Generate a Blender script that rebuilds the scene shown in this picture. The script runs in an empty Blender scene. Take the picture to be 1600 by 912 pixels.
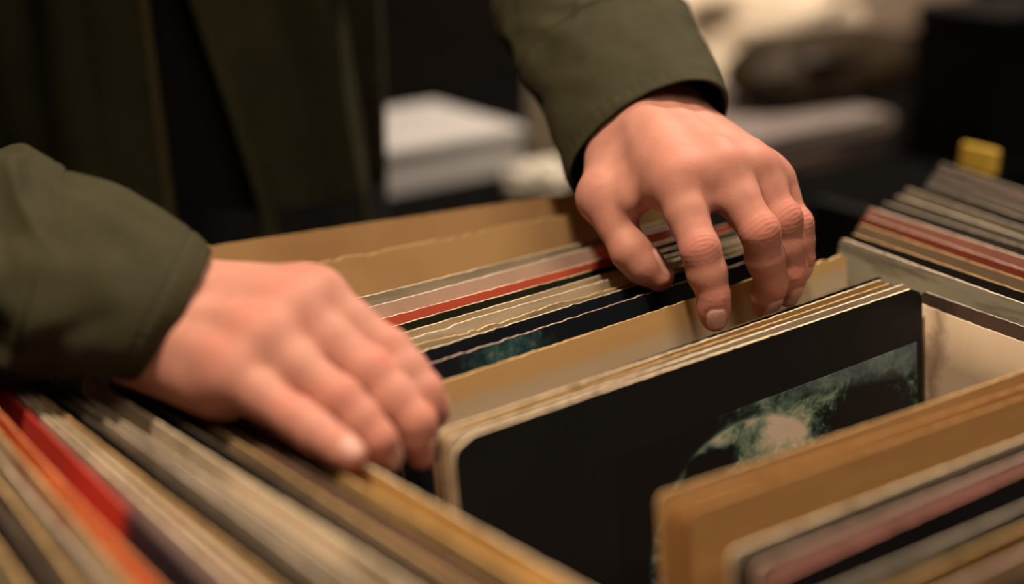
import bpy, bmesh, math, random
import numpy as np
from mathutils import Vector, Matrix, noise

# ------------------------------------------------------------------ camera, world, lights
SC = bpy.context.scene
COL = SC.collection
PI = math.pi
TOP = 0.95                      # height of the sleeve tops in the bins
FPX = 2000.0                    # focal length in pixels of the 1600 px frame
TILT = math.radians(20)
CAM = Vector((0, 0, TOP + 0.237))
FWD = Vector((0, math.cos(TILT), -math.sin(TILT)))
UPV = Vector((0, math.sin(TILT), math.cos(TILT)))
RGT = Vector((1, 0, 0))

cd = bpy.data.cameras.new('camera')
cam = bpy.data.objects.new('camera', cd)
COL.objects.link(cam)
cam.location = CAM
cam.rotation_euler = (PI / 2 - TILT, 0, 0)
cd.sensor_width = 36
cd.lens = 36 * FPX / 1600
cd.clip_start = 0.02
cd.dof.use_dof = True
cd.dof.focus_distance = 0.665
cd.dof.aperture_fstop = 2.1
cd.dof.aperture_blades = 0
SC.camera = cam

SC.view_settings.view_transform = 'Standard'
SC.view_settings.look = 'None'
SC.view_settings.gamma = 1
SC.view_settings.use_curve_mapping = False
SC.view_settings.exposure = 0.0
SC.cycles.use_denoising = True

W = bpy.data.worlds.new('World')
SC.world = W
W.use_nodes = True
W.node_tree.nodes['Background'].inputs[0].default_value = (0.95, 0.95, 0.85, 1)
W.node_tree.nodes['Background'].inputs[1].default_value = 0.010


def area(name, loc, target, size, power, col):
    l = bpy.data.lights.new(name, 'AREA')
    l.shape = 'DISK'
    l.size = size
    l.energy = power
    l.color = col
    o = bpy.data.objects.new(name, l)
    COL.objects.link(o)
    o.location = loc
    o.rotation_euler = (Vector(target) - Vector(loc)).to_track_quat('-Z', 'Y').to_euler()
    return o


WARM = (1.0, 0.775, 0.545)
sl = bpy.data.lights.new('ceiling_spot_key', 'SPOT')
sl.energy = 132
sl.color = WARM
sl.shadow_soft_size = 0.06
sl.spot_size = math.radians(46)
sl.spot_blend = 0.65
so = bpy.data.objects.new('ceiling_spot_key', sl)
COL.objects.link(so)
so.location = (-0.30, 0.28, 2.55)
so.rotation_euler = (Vector((0.04, 0.44, 0.95)) - so.location).to_track_quat('-Z', 'Y').to_euler()
area('added_fill_light', (0.55, -0.5, 2.5), (0.1, 0.6, 0.95), 0.9, 13.0, WARM)  # added wide soft fill, lifts the torso and the camera-facing sleeve faces
area('added_back_light', (0.75, 1.70, 2.5), (0.25, 1.85, 0.75), 0.25, 46.0, (1.0, 0.82, 0.64))  # added lamp that brightens the things on the back table


# ------------------------------------------------------------------ helpers
def cp(px, py, d):
    """point seen at pixel (px, py) at depth d along the optical axis"""
    return CAM + d * (FWD + RGT * ((px - 800) / FPX) - UPV * ((py - 456) / FPX))


def on_plane(px, py, z=TOP):
    r = FWD + RGT * ((px - 800) / FPX) - UPV * ((py - 456) / FPX)
    return CAM + r * ((z - CAM.z) / r.z)


AU = math.radians(38)
DU = Vector((math.cos(AU), math.sin(AU), 0))     # along the sleeves of the middle bin
DV = Vector((math.sin(AU), -math.cos(AU), 0))    # across them, towards the viewer


def uv(u, v, z=0.0):
    return DU * u + DV * v + Vector((0, 0, z))


def tag(o, label=None, cat=None, group=None, kind=None):
    if label: o['label'] = label
    if cat: o['category'] = cat
    if group: o['group'] = group
    if kind: o['kind'] = kind
    return o


def link(name, me, mats, parent=None, smooth=True):
    if not isinstance(mats, (list, tuple)): mats = [mats]
    for m in mats: me.materials.append(m)
    if smooth:
        me.polygons.foreach_set('use_smooth', [True] * len(me.polygons))
    o = bpy.data.objects.new(name, me)
    COL.objects.link(o)
    if parent is not None: o.parent = parent
    return o


def empty(name, loc=(0, 0, 0), rz=0):
    o = bpy.data.objects.new(name, None)
    COL.objects.link(o)
    o.location = loc
    o.rotation_euler = (0, 0, rz)
    return o


def pydata(name, vs, fs):
    me = bpy.data.meshes.new(name)
    me.from_pydata([tuple(v) for v in vs], [], fs)
    me.update()
    return me


def bm_mesh(name, bm):
    me = bpy.data.meshes.new(name)
    bmesh.ops.recalc_face_normals(bm, faces=bm.faces)
    bm.to_mesh(me)
    bm.free()
    return me


def box_bm(bm, lo, hi, bev=0.0, rot=None):
    lo = Vector(lo); hi = Vector(hi)
    r = bmesh.ops.create_cube(bm, size=1.0)
    vs = r['verts']
    for v in vs:
        v.co = Vector((lo[i] + (v.co[i] + 0.5) * (hi[i] - lo[i]) for i in range(3)))
        if rot is not None: v.co = rot @ v.co
    if bev > 0:
        es = list({e for v in vs for e in v.link_edges})
        bmesh.ops.bevel(bm, geom=es, offset=bev, segments=2, affect='EDGES', profile=0.5)


def box(name, lo, hi, mat, parent=None, bev=0.002):
    bm = bmesh.new()
    box_bm(bm, lo, hi, bev)
    return link(name, bm_mesh(name, bm), mat, parent, smooth=False)


# ------------------------------------------------------------------ materials
def new_mat(name):
    m = bpy.data.materials.new(name)
    m.use_nodes = True
    nt = m.node_tree
    return m, nt, nt.nodes['Principled BSDF']


def N(nt, typ, **kw):
    n = nt.nodes.new(typ)
    for k, v in kw.items():
        if k in n.inputs.keys(): n.inputs[k].default_value = v
        else: setattr(n, k, v)
    return n


def c4(c): return (c[0], c[1], c[2], 1)


def noise_node(nt, scale, detail=4, rough=0.6, vec=None, dist=0.0):
    n = nt.nodes.new('ShaderNodeTexNoise')
    n.inputs['Scale'].default_value = scale
    n.inputs['Detail'].default_value = detail
    n.inputs['Roughness'].default_value = rough
    n.inputs['Distortion'].default_value = dist
    if vec is not None: nt.links.new(vec, n.inputs['Vector'])
    return n.outputs['Fac']


def ramp(nt, fac, stops):
    r = nt.nodes.new('ShaderNodeValToRGB')
    el = r.color_ramp.elements
    while len(el) < len(stops): el.new(0.5)
    for e, (p, c) in zip(el, stops):
        e.position = p
        e.color = c4(c) if len(c) == 3 else c
    nt.links.new(fac, r.inputs['Fac'])
    return r.outputs['Color']


def mixc(nt, fac, a, b):
    m = nt.nodes.new('ShaderNodeMix')
    m.data_type = 'RGBA'
    for s, x in ((0, fac), (6, a), (7, b)):
        if isinstance(x, (int, float)): m.inputs[s].default_value = x
        elif isinstance(x, (tuple, list)): m.inputs[s].default_value = c4(x)
        else: nt.links.new(x, m.inputs[s])
    return m.outputs[2]


def math_n(nt, op, a, b=0.0, c=0.0):
    m = nt.nodes.new('ShaderNodeMath')
    m.operation = op
    for i, x in enumerate((a, b, c)):
        if isinstance(x, (int, float)): m.inputs[i].default_value = x
        else: nt.links.new(x, m.inputs[i])
    return m.outputs[0]


def bump(nt, b, h, strength, dist=0.001):
    n = nt.nodes.new('ShaderNodeBump')
    n.inputs['Strength'].default_value = strength
    n.inputs['Distance'].default_value = dist
    nt.links.new(h, n.inputs['Height'])
    nt.links.new(n.outputs[0], b.inputs['Normal'])


def objco(nt, scale=(1, 1, 1), offset=(0, 0, 0)):
    t = nt.nodes.new('ShaderNodeTexCoord')
    mp = nt.nodes.new('ShaderNodeMapping')
    mp.inputs['Scale'].default_value = scale
    mp.inputs['Location'].default_value = offset
    nt.links.new(t.outputs['Object'], mp.inputs['Vector'])
    return mp.outputs[0]


def plain(name, col, rough=0.6, spec=0.3, nscale=40, namt=0.15, metal=0.0):
    m, nt, b = new_mat(name)
    co = objco(nt)
    f = noise_node(nt, nscale, 4, 0.6, co)
    dark = tuple(x * (1 - namt) for x in col)
    lite = tuple(min(1, x * (1 + namt)) for x in col)
    nt.links.new(ramp(nt, f, [(0.3, dark), (0.7, lite)]), b.inputs['Base Color'])
    b.inputs['Roughness'].default_value = rough
    b.inputs['Specular IOR Level'].default_value = spec
    b.inputs['Metallic'].default_value = metal
    return m


_cov = {}


def cover(col, col2=None, amt=0.5, rough=0.5, seed=0.0, streak=False, wear=(0.55, 0.42, 0.28)):
    """printed cardboard: a base colour, blotches of a second colour, rubbed spots"""
    key = (col, col2, amt, rough, seed, streak, wear)
    if key in _cov: return _cov[key]
    m, nt, b = new_mat('cover_print')
    co = objco(nt, (5, 1, 30) if streak else (1, 1, 1), (seed, seed * 1.7, seed * 0.6))
    big = noise_node(nt, 5 if streak else 14, 5, 0.6, co, 0.4)
    c2 = col2 if col2 else tuple(x * 0.72 for x in col)
    t = 0.72 - 0.35 * amt
    c = ramp(nt, big, [(t - 0.12, col), (t + 0.12, c2)])
    fine = noise_node(nt, 260, 3, 0.7, objco(nt))
    c = mixc(nt, ramp(nt, fine, [(0.66, (0, 0, 0)), (0.80, (0.35, 0.35, 0.35))]), c, wear)
    nt.links.new(c, b.inputs['Base Color'])
    b.inputs['Roughness'].default_value = rough
    b.inputs['Specular IOR Level'].default_value = 0.25
    bump(nt, b, noise_node(nt, 900, 2, 0.5, objco(nt)), 0.15, 0.0004)
    _cov[key] = m
    return m


_edge = {}


def edge(col, seed=0.0):
    """worn paper edge of a sleeve"""
    key = (col, seed)
    if key in _edge: return _edge[key]
    m, nt, b = new_mat('worn_paper_edge')
    co = objco(nt, (1, 1, 1), (seed, 0, 0))
    f = noise_node(nt, 120, 5, 0.7, co)
    nt.links.new(ramp(nt, f, [(0.34, tuple(x * 0.45 for x in col)), (0.5, col), (0.75, tuple(min(1, x * 1.2) for x in col))]),
                 b.inputs['Base Color'])
    b.inputs['Roughness'].default_value = 0.8
    b.inputs['Specular IOR Level'].default_value = 0.1
    _edge[key] = m
    return m


KRAFT = (0.46, 0.26, 0.10)
KRAFT_D = (0.30, 0.16, 0.065)
TAN = (0.50, 0.31, 0.13)
CREAM = (0.62, 0.50, 0.36)
PALE = (0.66, 0.57, 0.46)
GREY = (0.27, 0.23, 0.20)
BLACK = (0.011, 0.010, 0.010)
NAVY = (0.012, 0.017, 0.026)
GREENB = (0.018, 0.022, 0.014)
RED = (0.62, 0.075, 0.035)
ORANGE = (0.62, 0.15, 0.04)
PINK = (0.50, 0.27, 0.22)

# ------------------------------------------------------------------ the room
dark_wall = plain('dark_painted_wall', (0.02, 0.016, 0.013), 0.8, 0.1, 3)
dark_floor = plain('dark_floor_boards', (0.022, 0.017, 0.013), 0.6, 0.2, 8)
for nm, lo, hi, mt in (('floor', (-3, -2, -0.06), (3.2, 4.2, 0), dark_floor),
                       ('ceiling', (-3, -2, 2.75), (3.2, 4.2, 2.8), dark_wall),
                       ('wall_back', (-3, 4.1, 0), (3.2, 4.2, 2.75), dark_wall),
                       ('wall_left', (-3.1, -2, 0), (-3, 4.2, 2.75), dark_wall),
                       ('wall_right', (3.1, -2, 0), (3.2, 4.2, 2.75), dark_wall)):
    tag(box(nm, lo, hi, mt, None, 0), kind='structure')

# ------------------------------------------------------------------ the record bin
SH = 0.314                                   # a 12 inch sleeve
LEAN = math.radians(8)
ZB = TOP - SH * math.cos(LEAN) - 0.0005      # top of the bin's bottom board
black_wood = plain('black_painted_wood', (0.009, 0.008, 0.008), 0.7, 0.15, 30)
kraft_board = plain('cream_divider_board', (0.52, 0.40, 0.28), 0.75, 0.15, 9, 0.12)

rb = empty('record_bin', (0, 0, 0), AU)
tag(rb, 'black wooden record bin holding rows of sleeves under the two hands', 'record bin')
box('bottom_panel', (-0.16, 0.04, ZB - 0.02), (0.96, 0.76, ZB), black_wood, rb)
box('side_panel', (-0.175, 0.04, ZB - 0.03), (-0.16, 0.76, TOP - 0.10), black_wood, rb)
box('side_panel', (0.96, 0.04, ZB - 0.03), (0.975, 0.76, TOP - 0.10), black_wood, rb)
box('end_panel', (-0.175, 0.76, ZB - 0.03), (0.975, 0.775, TOP - 0.16), black_wood, rb)
box('end_panel', (-0.175, 0.025, ZB - 0.03), (0.975, 0.04, TOP - 0.16), black_wood, rb)
for sx in (-0.14, 0.90):
    for sy in (0.07, 0.68):
        box('leg', (sx, sy, 0), (sx + 0.045, sy + 0.045, ZB - 0.02), black_wood, rb)


# cream divider on the right of the middle compartment
def divider():
    a = on_plane(1443, 476, TOP - 0.013); b = on_plane(1600, 535, TOP - 0.013)
    d = (b - a).normalized()
    n = Vector((d.y, -d.x, 0))
    p0 = a - d * 0.015; p1 = b + d * 0.012
    vs = []; fs = []
    nx, nz = 30, 10
    th = 0.0016
    for side in (0, 1):
        for i in range(nx + 1):
            for k in range(nz + 1):
                p = p0.lerp(p1, i / nx)
                z = ZB + (TOP - 0.013 - ZB) * k / nz + (0.0006 * noise.noise((i * 0.7, 3, 1)) if k == nz else 0)
                w = 0.0015 * math.sin(i / nx * PI) * (k / nz)
                vs.append(Vector((p.x, p.y, z)) + n * (w - side * th))
    st = (nx + 1) * (nz + 1)
    I = lambda s, i, k: s * st + i * (nz + 1) + k
    for i in range(nx):
        for k in range(nz):
            fs.append((I(0, i, k), I(0, i + 1, k), I(0, i + 1, k + 1), I(0, i, k + 1)))
            fs.append((I(1, i, k), I(1, i, k + 1), I(1, i + 1, k + 1), I(1, i + 1, k)))
        fs.append((I(0, i, nz), I(0, i + 1, nz), I(1, i + 1, nz), I(1, i, nz)))
        fs.append((I(0, i, 0), I(1, i, 0), I(1, i + 1, 0), I(0, i + 1, 0)))
    for k in range(nz):
        fs.append((I(0, 0, k), I(0, 0, k + 1), I(1, 0, k + 1), I(1, 0, k)))
        fs.append((I(0, nx, k), I(1, nx, k), I(1, nx, k + 1), I(0, nx, k + 1)))
    me = pydata('divider_panel', vs, fs)
    m, nt, bs = new_mat('cream_board_with_scuffs')
    g = nt.nodes.new('ShaderNodeTexCoord').outputs['Object']
    f = noise_node(nt, 7, 5, 0.6, g)
    c = ramp(nt, f, [(0.3, (0.44, 0.33, 0.23)), (0.7, (0.56, 0.44, 0.32))])
    # brown rub mark, vertical, near the far end
    sep = nt.nodes.new('ShaderNodeSeparateXYZ'); nt.links.new(g, sep.inputs[0])
    along = math_n(nt, 'ADD', math_n(nt, 'MULTIPLY', sep.outputs[0], d.x), math_n(nt, 'MULTIPLY', sep.outputs[1], d.y))
    s0 = (a + d * 0.012).dot(d)
    wob = math_n(nt, 'MULTIPLY', math_n(nt, 'SUBTRACT', noise_node(nt, 60, 3, 0.6, g), 0.5), 0.02)
    dist = math_n(nt, 'ABSOLUTE', math_n(nt, 'SUBTRACT', math_n(nt, 'ADD', along, wob), s0))
    mk = ramp(nt, math_n(nt, 'MULTIPLY', dist, 100), [(0.0, (0.75, 0.75, 0.75)), (0.9, (0, 0, 0))])
    c = mixc(nt, mk, c, (0.17, 0.10, 0.06))
    nt.links.new(c, bs.inputs['Base Color'])
    bs.inputs['Roughness'].default_value = 0.8
    o = link('divider_panel', me, m, rb)
    o.matrix_parent_inverse = Matrix.Rotation(AU, 4, 'Z').inverted()
    o['label'] = 'cream cardboard divider'


divider()


# ------------------------------------------------------------------ record sleeves
def sleeve_mesh(w, h, th, bow, torn, seed, rad=0.004, wear=0.0003, bulge=0.0009):
    nx, nz = 130, 7
    rnd = random.Random(seed)
    xs = sorted(set([0, 0.0006, 0.0015, 0.0027, rad] + [w - t for t in (0, 0.0006, 0.0015, 0.0027, rad)] +
                    [rad + (w - 2 * rad) * i / nx for i in range(1, nx)]))
    vs = []; fs = []; mi = []
    ph = rnd.uniform(0, 50)
    tops = []
    for x in xs:
        dx = min(x, w - x)
        cut = rad - math.sqrt(max(0, rad * rad - (rad - dx) ** 2)) if dx < rad else 0
        z = h - cut + wear * (noise.noise((x * 170 + ph, 0, 0)) + noise.noise((x * 520 + ph, 3, 0)))
        for (tx, tw, td) in torn:
            q = abs(x / w - tx) / tw
            if q < 1: z -= td * (1 - q ** 4) * (0.65 + 0.6 * noise.noise((x * 120 + ph, 2, 0)) + 0.3 * noise.noise((x * 420 + ph, 5, 0)))
        tops.append((z, cut))
    nX = len(xs)
    def Y(x, zf):
        cx = (2 * x / w - 1)
        y = bow * (1 - cx * cx) * zf + 0.0012 * noise.noise((x * 7 + ph, zf * 2, 1)) * (0.25 + 0.75 * zf)
        return y
    for side in (0, 1):
        for i, x in enumerate(xs):
            for k in range(nz + 1):
                zf = k / nz
                z = tops[i][0] * zf if k else tops[i][1]
                bul = bulge * max(0, math.sin(PI * x / w)) ** 0.5 * max(0, math.sin(PI * zf)) ** 0.5
                y = Y(x, zf) + (1 if side else -1) * (th / 2 + bul)
                vs.append((x - w / 2, y, z))
    st = nX * (nz + 1)
    I = lambda s, i, k: s * st + i * (nz + 1) + k
    for i in range(nX - 1):
        for k in range(nz):
            fs.append((I(0, i, k), I(0, i + 1, k), I(0, i + 1, k + 1), I(0, i, k + 1))); mi.append(0)
            fs.append((I(1, i, k), I(1, i, k + 1), I(1, i + 1, k + 1), I(1, i + 1, k))); mi.append(0)
        fs.append((I(0, i, nz), I(0, i + 1, nz), I(1, i + 1, nz), I(1, i, nz))); mi.append(1)
        fs.append((I(0, i, 0), I(1, i, 0), I(1, i + 1, 0), I(0, i + 1, 0))); mi.append(1)
    for k in range(nz):
        fs.append((I(0, 0, k), I(0, 0, k + 1), I(1, 0, k + 1), I(1, 0, k))); mi.append(1)
        fs.append((I(0, nX - 1, k), I(1, nX - 1, k), I(1, nX - 1, k + 1), I(0, nX - 1, k + 1))); mi.append(1)
    me = pydata('record_sleeve', vs, fs)
    me.polygons.foreach_set('material_index', mi)
    return me


NS = [0]


def sleeve(label, P, yaw, cov, edg, group, w=SH, h=None, z=TOP, lean=LEAN, th=0.0012, bow=0.0, torn=(), wear=0.0003, rad=0.004, bul=0.0009):
    """P: top left corner (x, y) seen from the printed side; yaw: direction of the top edge in degrees"""
    NS[0] += 1
    if h is None: h = (z - ZB - 0.0006) / math.cos(lean)
    me = sleeve_mesh(w, h, th, bow, torn, NS[0], rad, wear, bul)
    o = link('record_sleeve', me, [cov, edg], None, smooth=False)
    M = Matrix.Rotation(math.radians(yaw), 4, 'Z') @ Matrix.Rotation(-lean, 4, 'X')
    org = Vector((P[0], P[1], z)) - M @ Vector((-w / 2, 0, h))
    o.matrix_world = Matrix.Translation(org) @ M
    tag(o, label, 'record', group)
    return o


def line_sleeve(label, x0, y0, x1, y1, cov, edg, group, left_u=None, ext=None, z=TOP, w=SH, back=0.0, **kw):
    """sleeve whose top edge runs through two seen points"""
    a = on_plane(x0, y0, z); b = on_plane(x1, y1, z)
    d = (b - a).normalized()
    if left_u is not None: a = a + d * ((left_u - a.dot(DU)) / d.dot(DU))
    if ext is not None: a = a - d * ext
    yaw = math.degrees(math.atan2(d.y, d.x))
    return sleeve(label, a, yaw, cov, edg, group, z=z, w=w, **kw)


E_CREAM = edge((0.72, 0.59, 0.42)); E_TAN = edge((0.52, 0.34, 0.16)); E_PALE = edge((0.72, 0.62, 0.50), 3.0)
E_KRAFT = edge((0.46, 0.28, 0.12), 1.0); E_PINK = edge((0.50, 0.36, 0.30), 2.0); E_DARK = edge((0.10, 0.075, 0.06)); E_GREY = edge((0.42, 0.36, 0.30), 5.0)
E_KD = edge((0.36, 0.19, 0.075), 11.0)
E_TORN = edge((0.66, 0.46, 0.24), 7.0)
GM = 'record sleeves in the middle compartment'
MB = [
    ('tall brown cardboard sleeve at the very back of the middle compartment, touching the open jacket', 340, 383, 850, 308, cover((0.50, 0.31, 0.15), (0.42, 0.25, 0.115), 0.5, seed=1), E_KRAFT, 0.290, {}),
    ('tan brown sleeve with a torn top edge, second from the back of the middle compartment', 455, 410, 900, 333, cover((0.60, 0.38, 0.18), (0.52, 0.32, 0.15), 0.4, seed=2), E_TORN, 0.285, dict(torn=((0.15, 0.2, 0.004), (0.42, 0.16, 0.003)), wear=0.0005)),
    ('grey cream sleeve just in front of the torn tan sleeve', 560, 465, 940, 372, cover((0.48, 0.41, 0.31), (0.32, 0.27, 0.20), 0.5, seed=3, streak=True), E_CREAM, 0.275, {}),
    ('pale white sleeve just behind the red sleeve', 568, 482, 940, 382.5, cover((0.74, 0.61, 0.50), (0.58, 0.46, 0.37), 0.4, seed=4), E_PALE, 0.275, {}),
    ('bright red sleeve with a cream top edge near the thumb', 590, 500, 960, 399, cover((0.86, 0.15, 0.09), (0.80, 0.13, 0.075), 0.3, seed=5), E_CREAM, 0.274, {}),
    ('dark green sleeve with a white edge just in front of the red sleeve', 606, 512, 960, 412.5, cover(GREENB, (0.03, 0.035, 0.02), 0.4, seed=6), E_CREAM, 0.274, {}),
    ('tan cream sleeve directly in front of the dark green sleeve', 619, 522, 970, 421, cover((0.64, 0.51, 0.34), (0.52, 0.39, 0.25), 0.5, seed=7, streak=True), E_CREAM, 0.273, {}),
    ('cream white sleeve, second in front of the dark green sleeve', 628, 530, 975, 428.5, cover((0.74, 0.63, 0.48), (0.56, 0.45, 0.30), 0.5, seed=8, streak=True), E_PALE, 0.273, dict(torn=((0.2, 0.06, 0.0015),))),
    ('cream sleeve with a chipped dark edge just behind the two navy sleeves', 639, 542, 980, 440.5, cover((0.60, 0.47, 0.29), (0.10, 0.08, 0.05), 0.4, seed=9, streak=True), E_TORN, 0.286, dict(torn=((0.25, 0.12, 0.002), (0.5, 0.1, 0.0015)), wear=0.0004)),
    ('navy black sleeve with a cream edge, the farther of the two navy ones', 645, 553, 1000, 443.5, cover(NAVY, (0.02, 0.025, 0.035), 0.4, seed=10), E_CREAM, 0.285, dict(wear=0.0004)),
    ('navy black sleeve with a teal splash beside the fingers of the lower hand', 656, 573, 1050, 446, None, E_PINK, 0.288, dict(wear=0.0005)),
    ('golden brown sleeve with a torn top right corner, touched by the fingertips', 675, 602, 1325, 385, None, E_TORN, 0.2925, dict(torn=((0.96, 0.07, 0.006), (0.89, 0.03, 0.0025)), wear=0.0004)),
]


def splash_cover():
    m, nt, b = new_mat('navy_cover_with_teal_splash')
    co = objco(nt)
    vx = nt.nodes.new('ShaderNodeVectorMath'); vx.operation = 'DISTANCE'
    nt.links.new(co, vx.inputs[0]); vx.inputs[1].default_value = (-0.088, 0, 0.300)
    d = math_n(nt, 'ADD', vx.outputs['Value'], math_n(nt, 'MULTIPLY', math_n(nt, 'SUBTRACT', noise_node(nt, 90, 5, 0.7, co), 0.5), 0.03))
    msk = ramp(nt, math_n(nt, 'MULTIPLY', d, 25), [(0.35, (1, 1, 1)), (0.75, (0, 0, 0))])
    tone = ramp(nt, noise_node(nt, 160, 5, 0.7, co), [(0.35, (0.015, 0.05, 0.065)), (0.55, (0.05, 0.14, 0.15)), (0.72, (0.30, 0.30, 0.24))])
    nt.links.new(mixc(nt, msk, NAVY, tone), b.inputs['Base Color'])
    b.inputs['Roughness'].default_value = 0.5
    b.inputs['Specular IOR Level'].default_value = 0.25
    return m


def band_cover():
    """golden kraft paper darkening into pale printed bands below the top edge"""
    m, nt, b = new_mat('golden_kraft_cover')
    co = objco(nt)
    sep = nt.nodes.new('ShaderNodeSeparateXYZ'); nt.links.new(co, sep.inputs[0])
    z = math_n(nt, 'ADD', sep.outputs[2], math_n(nt, 'MULTIPLY', math_n(nt, 'SUBTRACT', noise_node(nt, 9, 4, 0.6, objco(nt, (1, 1, 0.3))), 0.5), 0.012))
    f = math_n(nt, 'MULTIPLY', math_n(nt, 'SUBTRACT', z, 0.283), 33)
    c = ramp(nt, f, [(0.0, (0.62, 0.50, 0.35)), (0.16, (0.40, 0.28, 0.15)), (0.22, (0.68, 0.57, 0.42)), (0.52, (0.66, 0.53, 0.37)), (0.66, (0.74, 0.48, 0.22)), (0.95, (0.78, 0.50, 0.21))])
    st = ramp(nt, noise_node(nt, 6, 5, 0.7, objco(nt, (2, 1, 45))), [(0.4, (0.0, 0.0, 0.0)), (0.75, (0.35, 0.35, 0.35))])
    c = mixc(nt, st, c, (0.62, 0.45, 0.27))
    nt.links.new(c, b.inputs['Base Color'])
    b.inputs['Roughness'].default_value = 0.65
    b.inputs['Specular IOR Level'].default_value = 0.2
    return m


for i, (lab, x0, y0, x1, y1, cv, ed, lu, kw) in enumerate(MB):
    if cv is None: cv = splash_cover() if 'teal' in lab else band_cover()
    line_sleeve(lab, x0, y0, x1, y1, cv, ed, GM, left_u=lu, **kw)

# the pack behind the black record: four sleeves squeezed against it
PK = [
    ('kraft paper sleeve just in front of the golden brown sleeve, under the right-hand fingertips', 0.294, -0.4055, 0.583, -0.4137, cover((0.64, 0.50, 0.33), (0.54, 0.38, 0.21), 0.5, seed=13, streak=True), E_TAN, -0.005),
    ('thin black sleeve in the pack between fingertips and black picture sleeve', 0.273, -0.4015, 0.586, -0.4105, cover(BLACK, seed=14), E_DARK, -0.002),
    ('thick tan sleeve, third behind the black picture sleeve', 0.2725, -0.3980, 0.578, -0.4025, cover(TAN, KRAFT, 0.5, seed=15), E_CREAM, 0.0),
    ('tan sleeve, second behind the black picture sleeve', 0.2715, -0.3945, 0.577, -0.3960, cover((0.40, 0.30, 0.17), KRAFT_D, 0.5, seed=16), E_TAN, 0.0),
    ('pinkish cream sleeve pressed directly against the back of the black picture sleeve', 0.271, -0.3910, 0.582, -0.3905, cover(CREAM, PINK, 0.5, seed=17), E_PALE, 0.0),
]
for lab, u0, v0, u1, v1, cv, ed, dz in PK:
    a = uv(u0, v0); b = uv(u1, v1); d = (b - a)
    sleeve(lab, a, math.degrees(math.atan2(d.y, d.x)), cv, ed, GM, w=d.length, z=TOP + dz, th=0.0014, bul=0.0002)

# the black picture sleeve in front
m_blk = cover((0.0085, 0.0095, 0.012), (0.011, 0.012, 0.0145), 0.3, rough=0.6, seed=20, wear=(0.03, 0.026, 0.022))
blk = line_sleeve('black picture sleeve with a stormy green sky photo, standing in front of the middle compartment', 705, 690, 1440, 445,
                  m_blk, edge((0.80, 0.66, 0.46), 9.0), GM, th=0.0016, rad=0.010, wear=0.00025)


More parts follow.
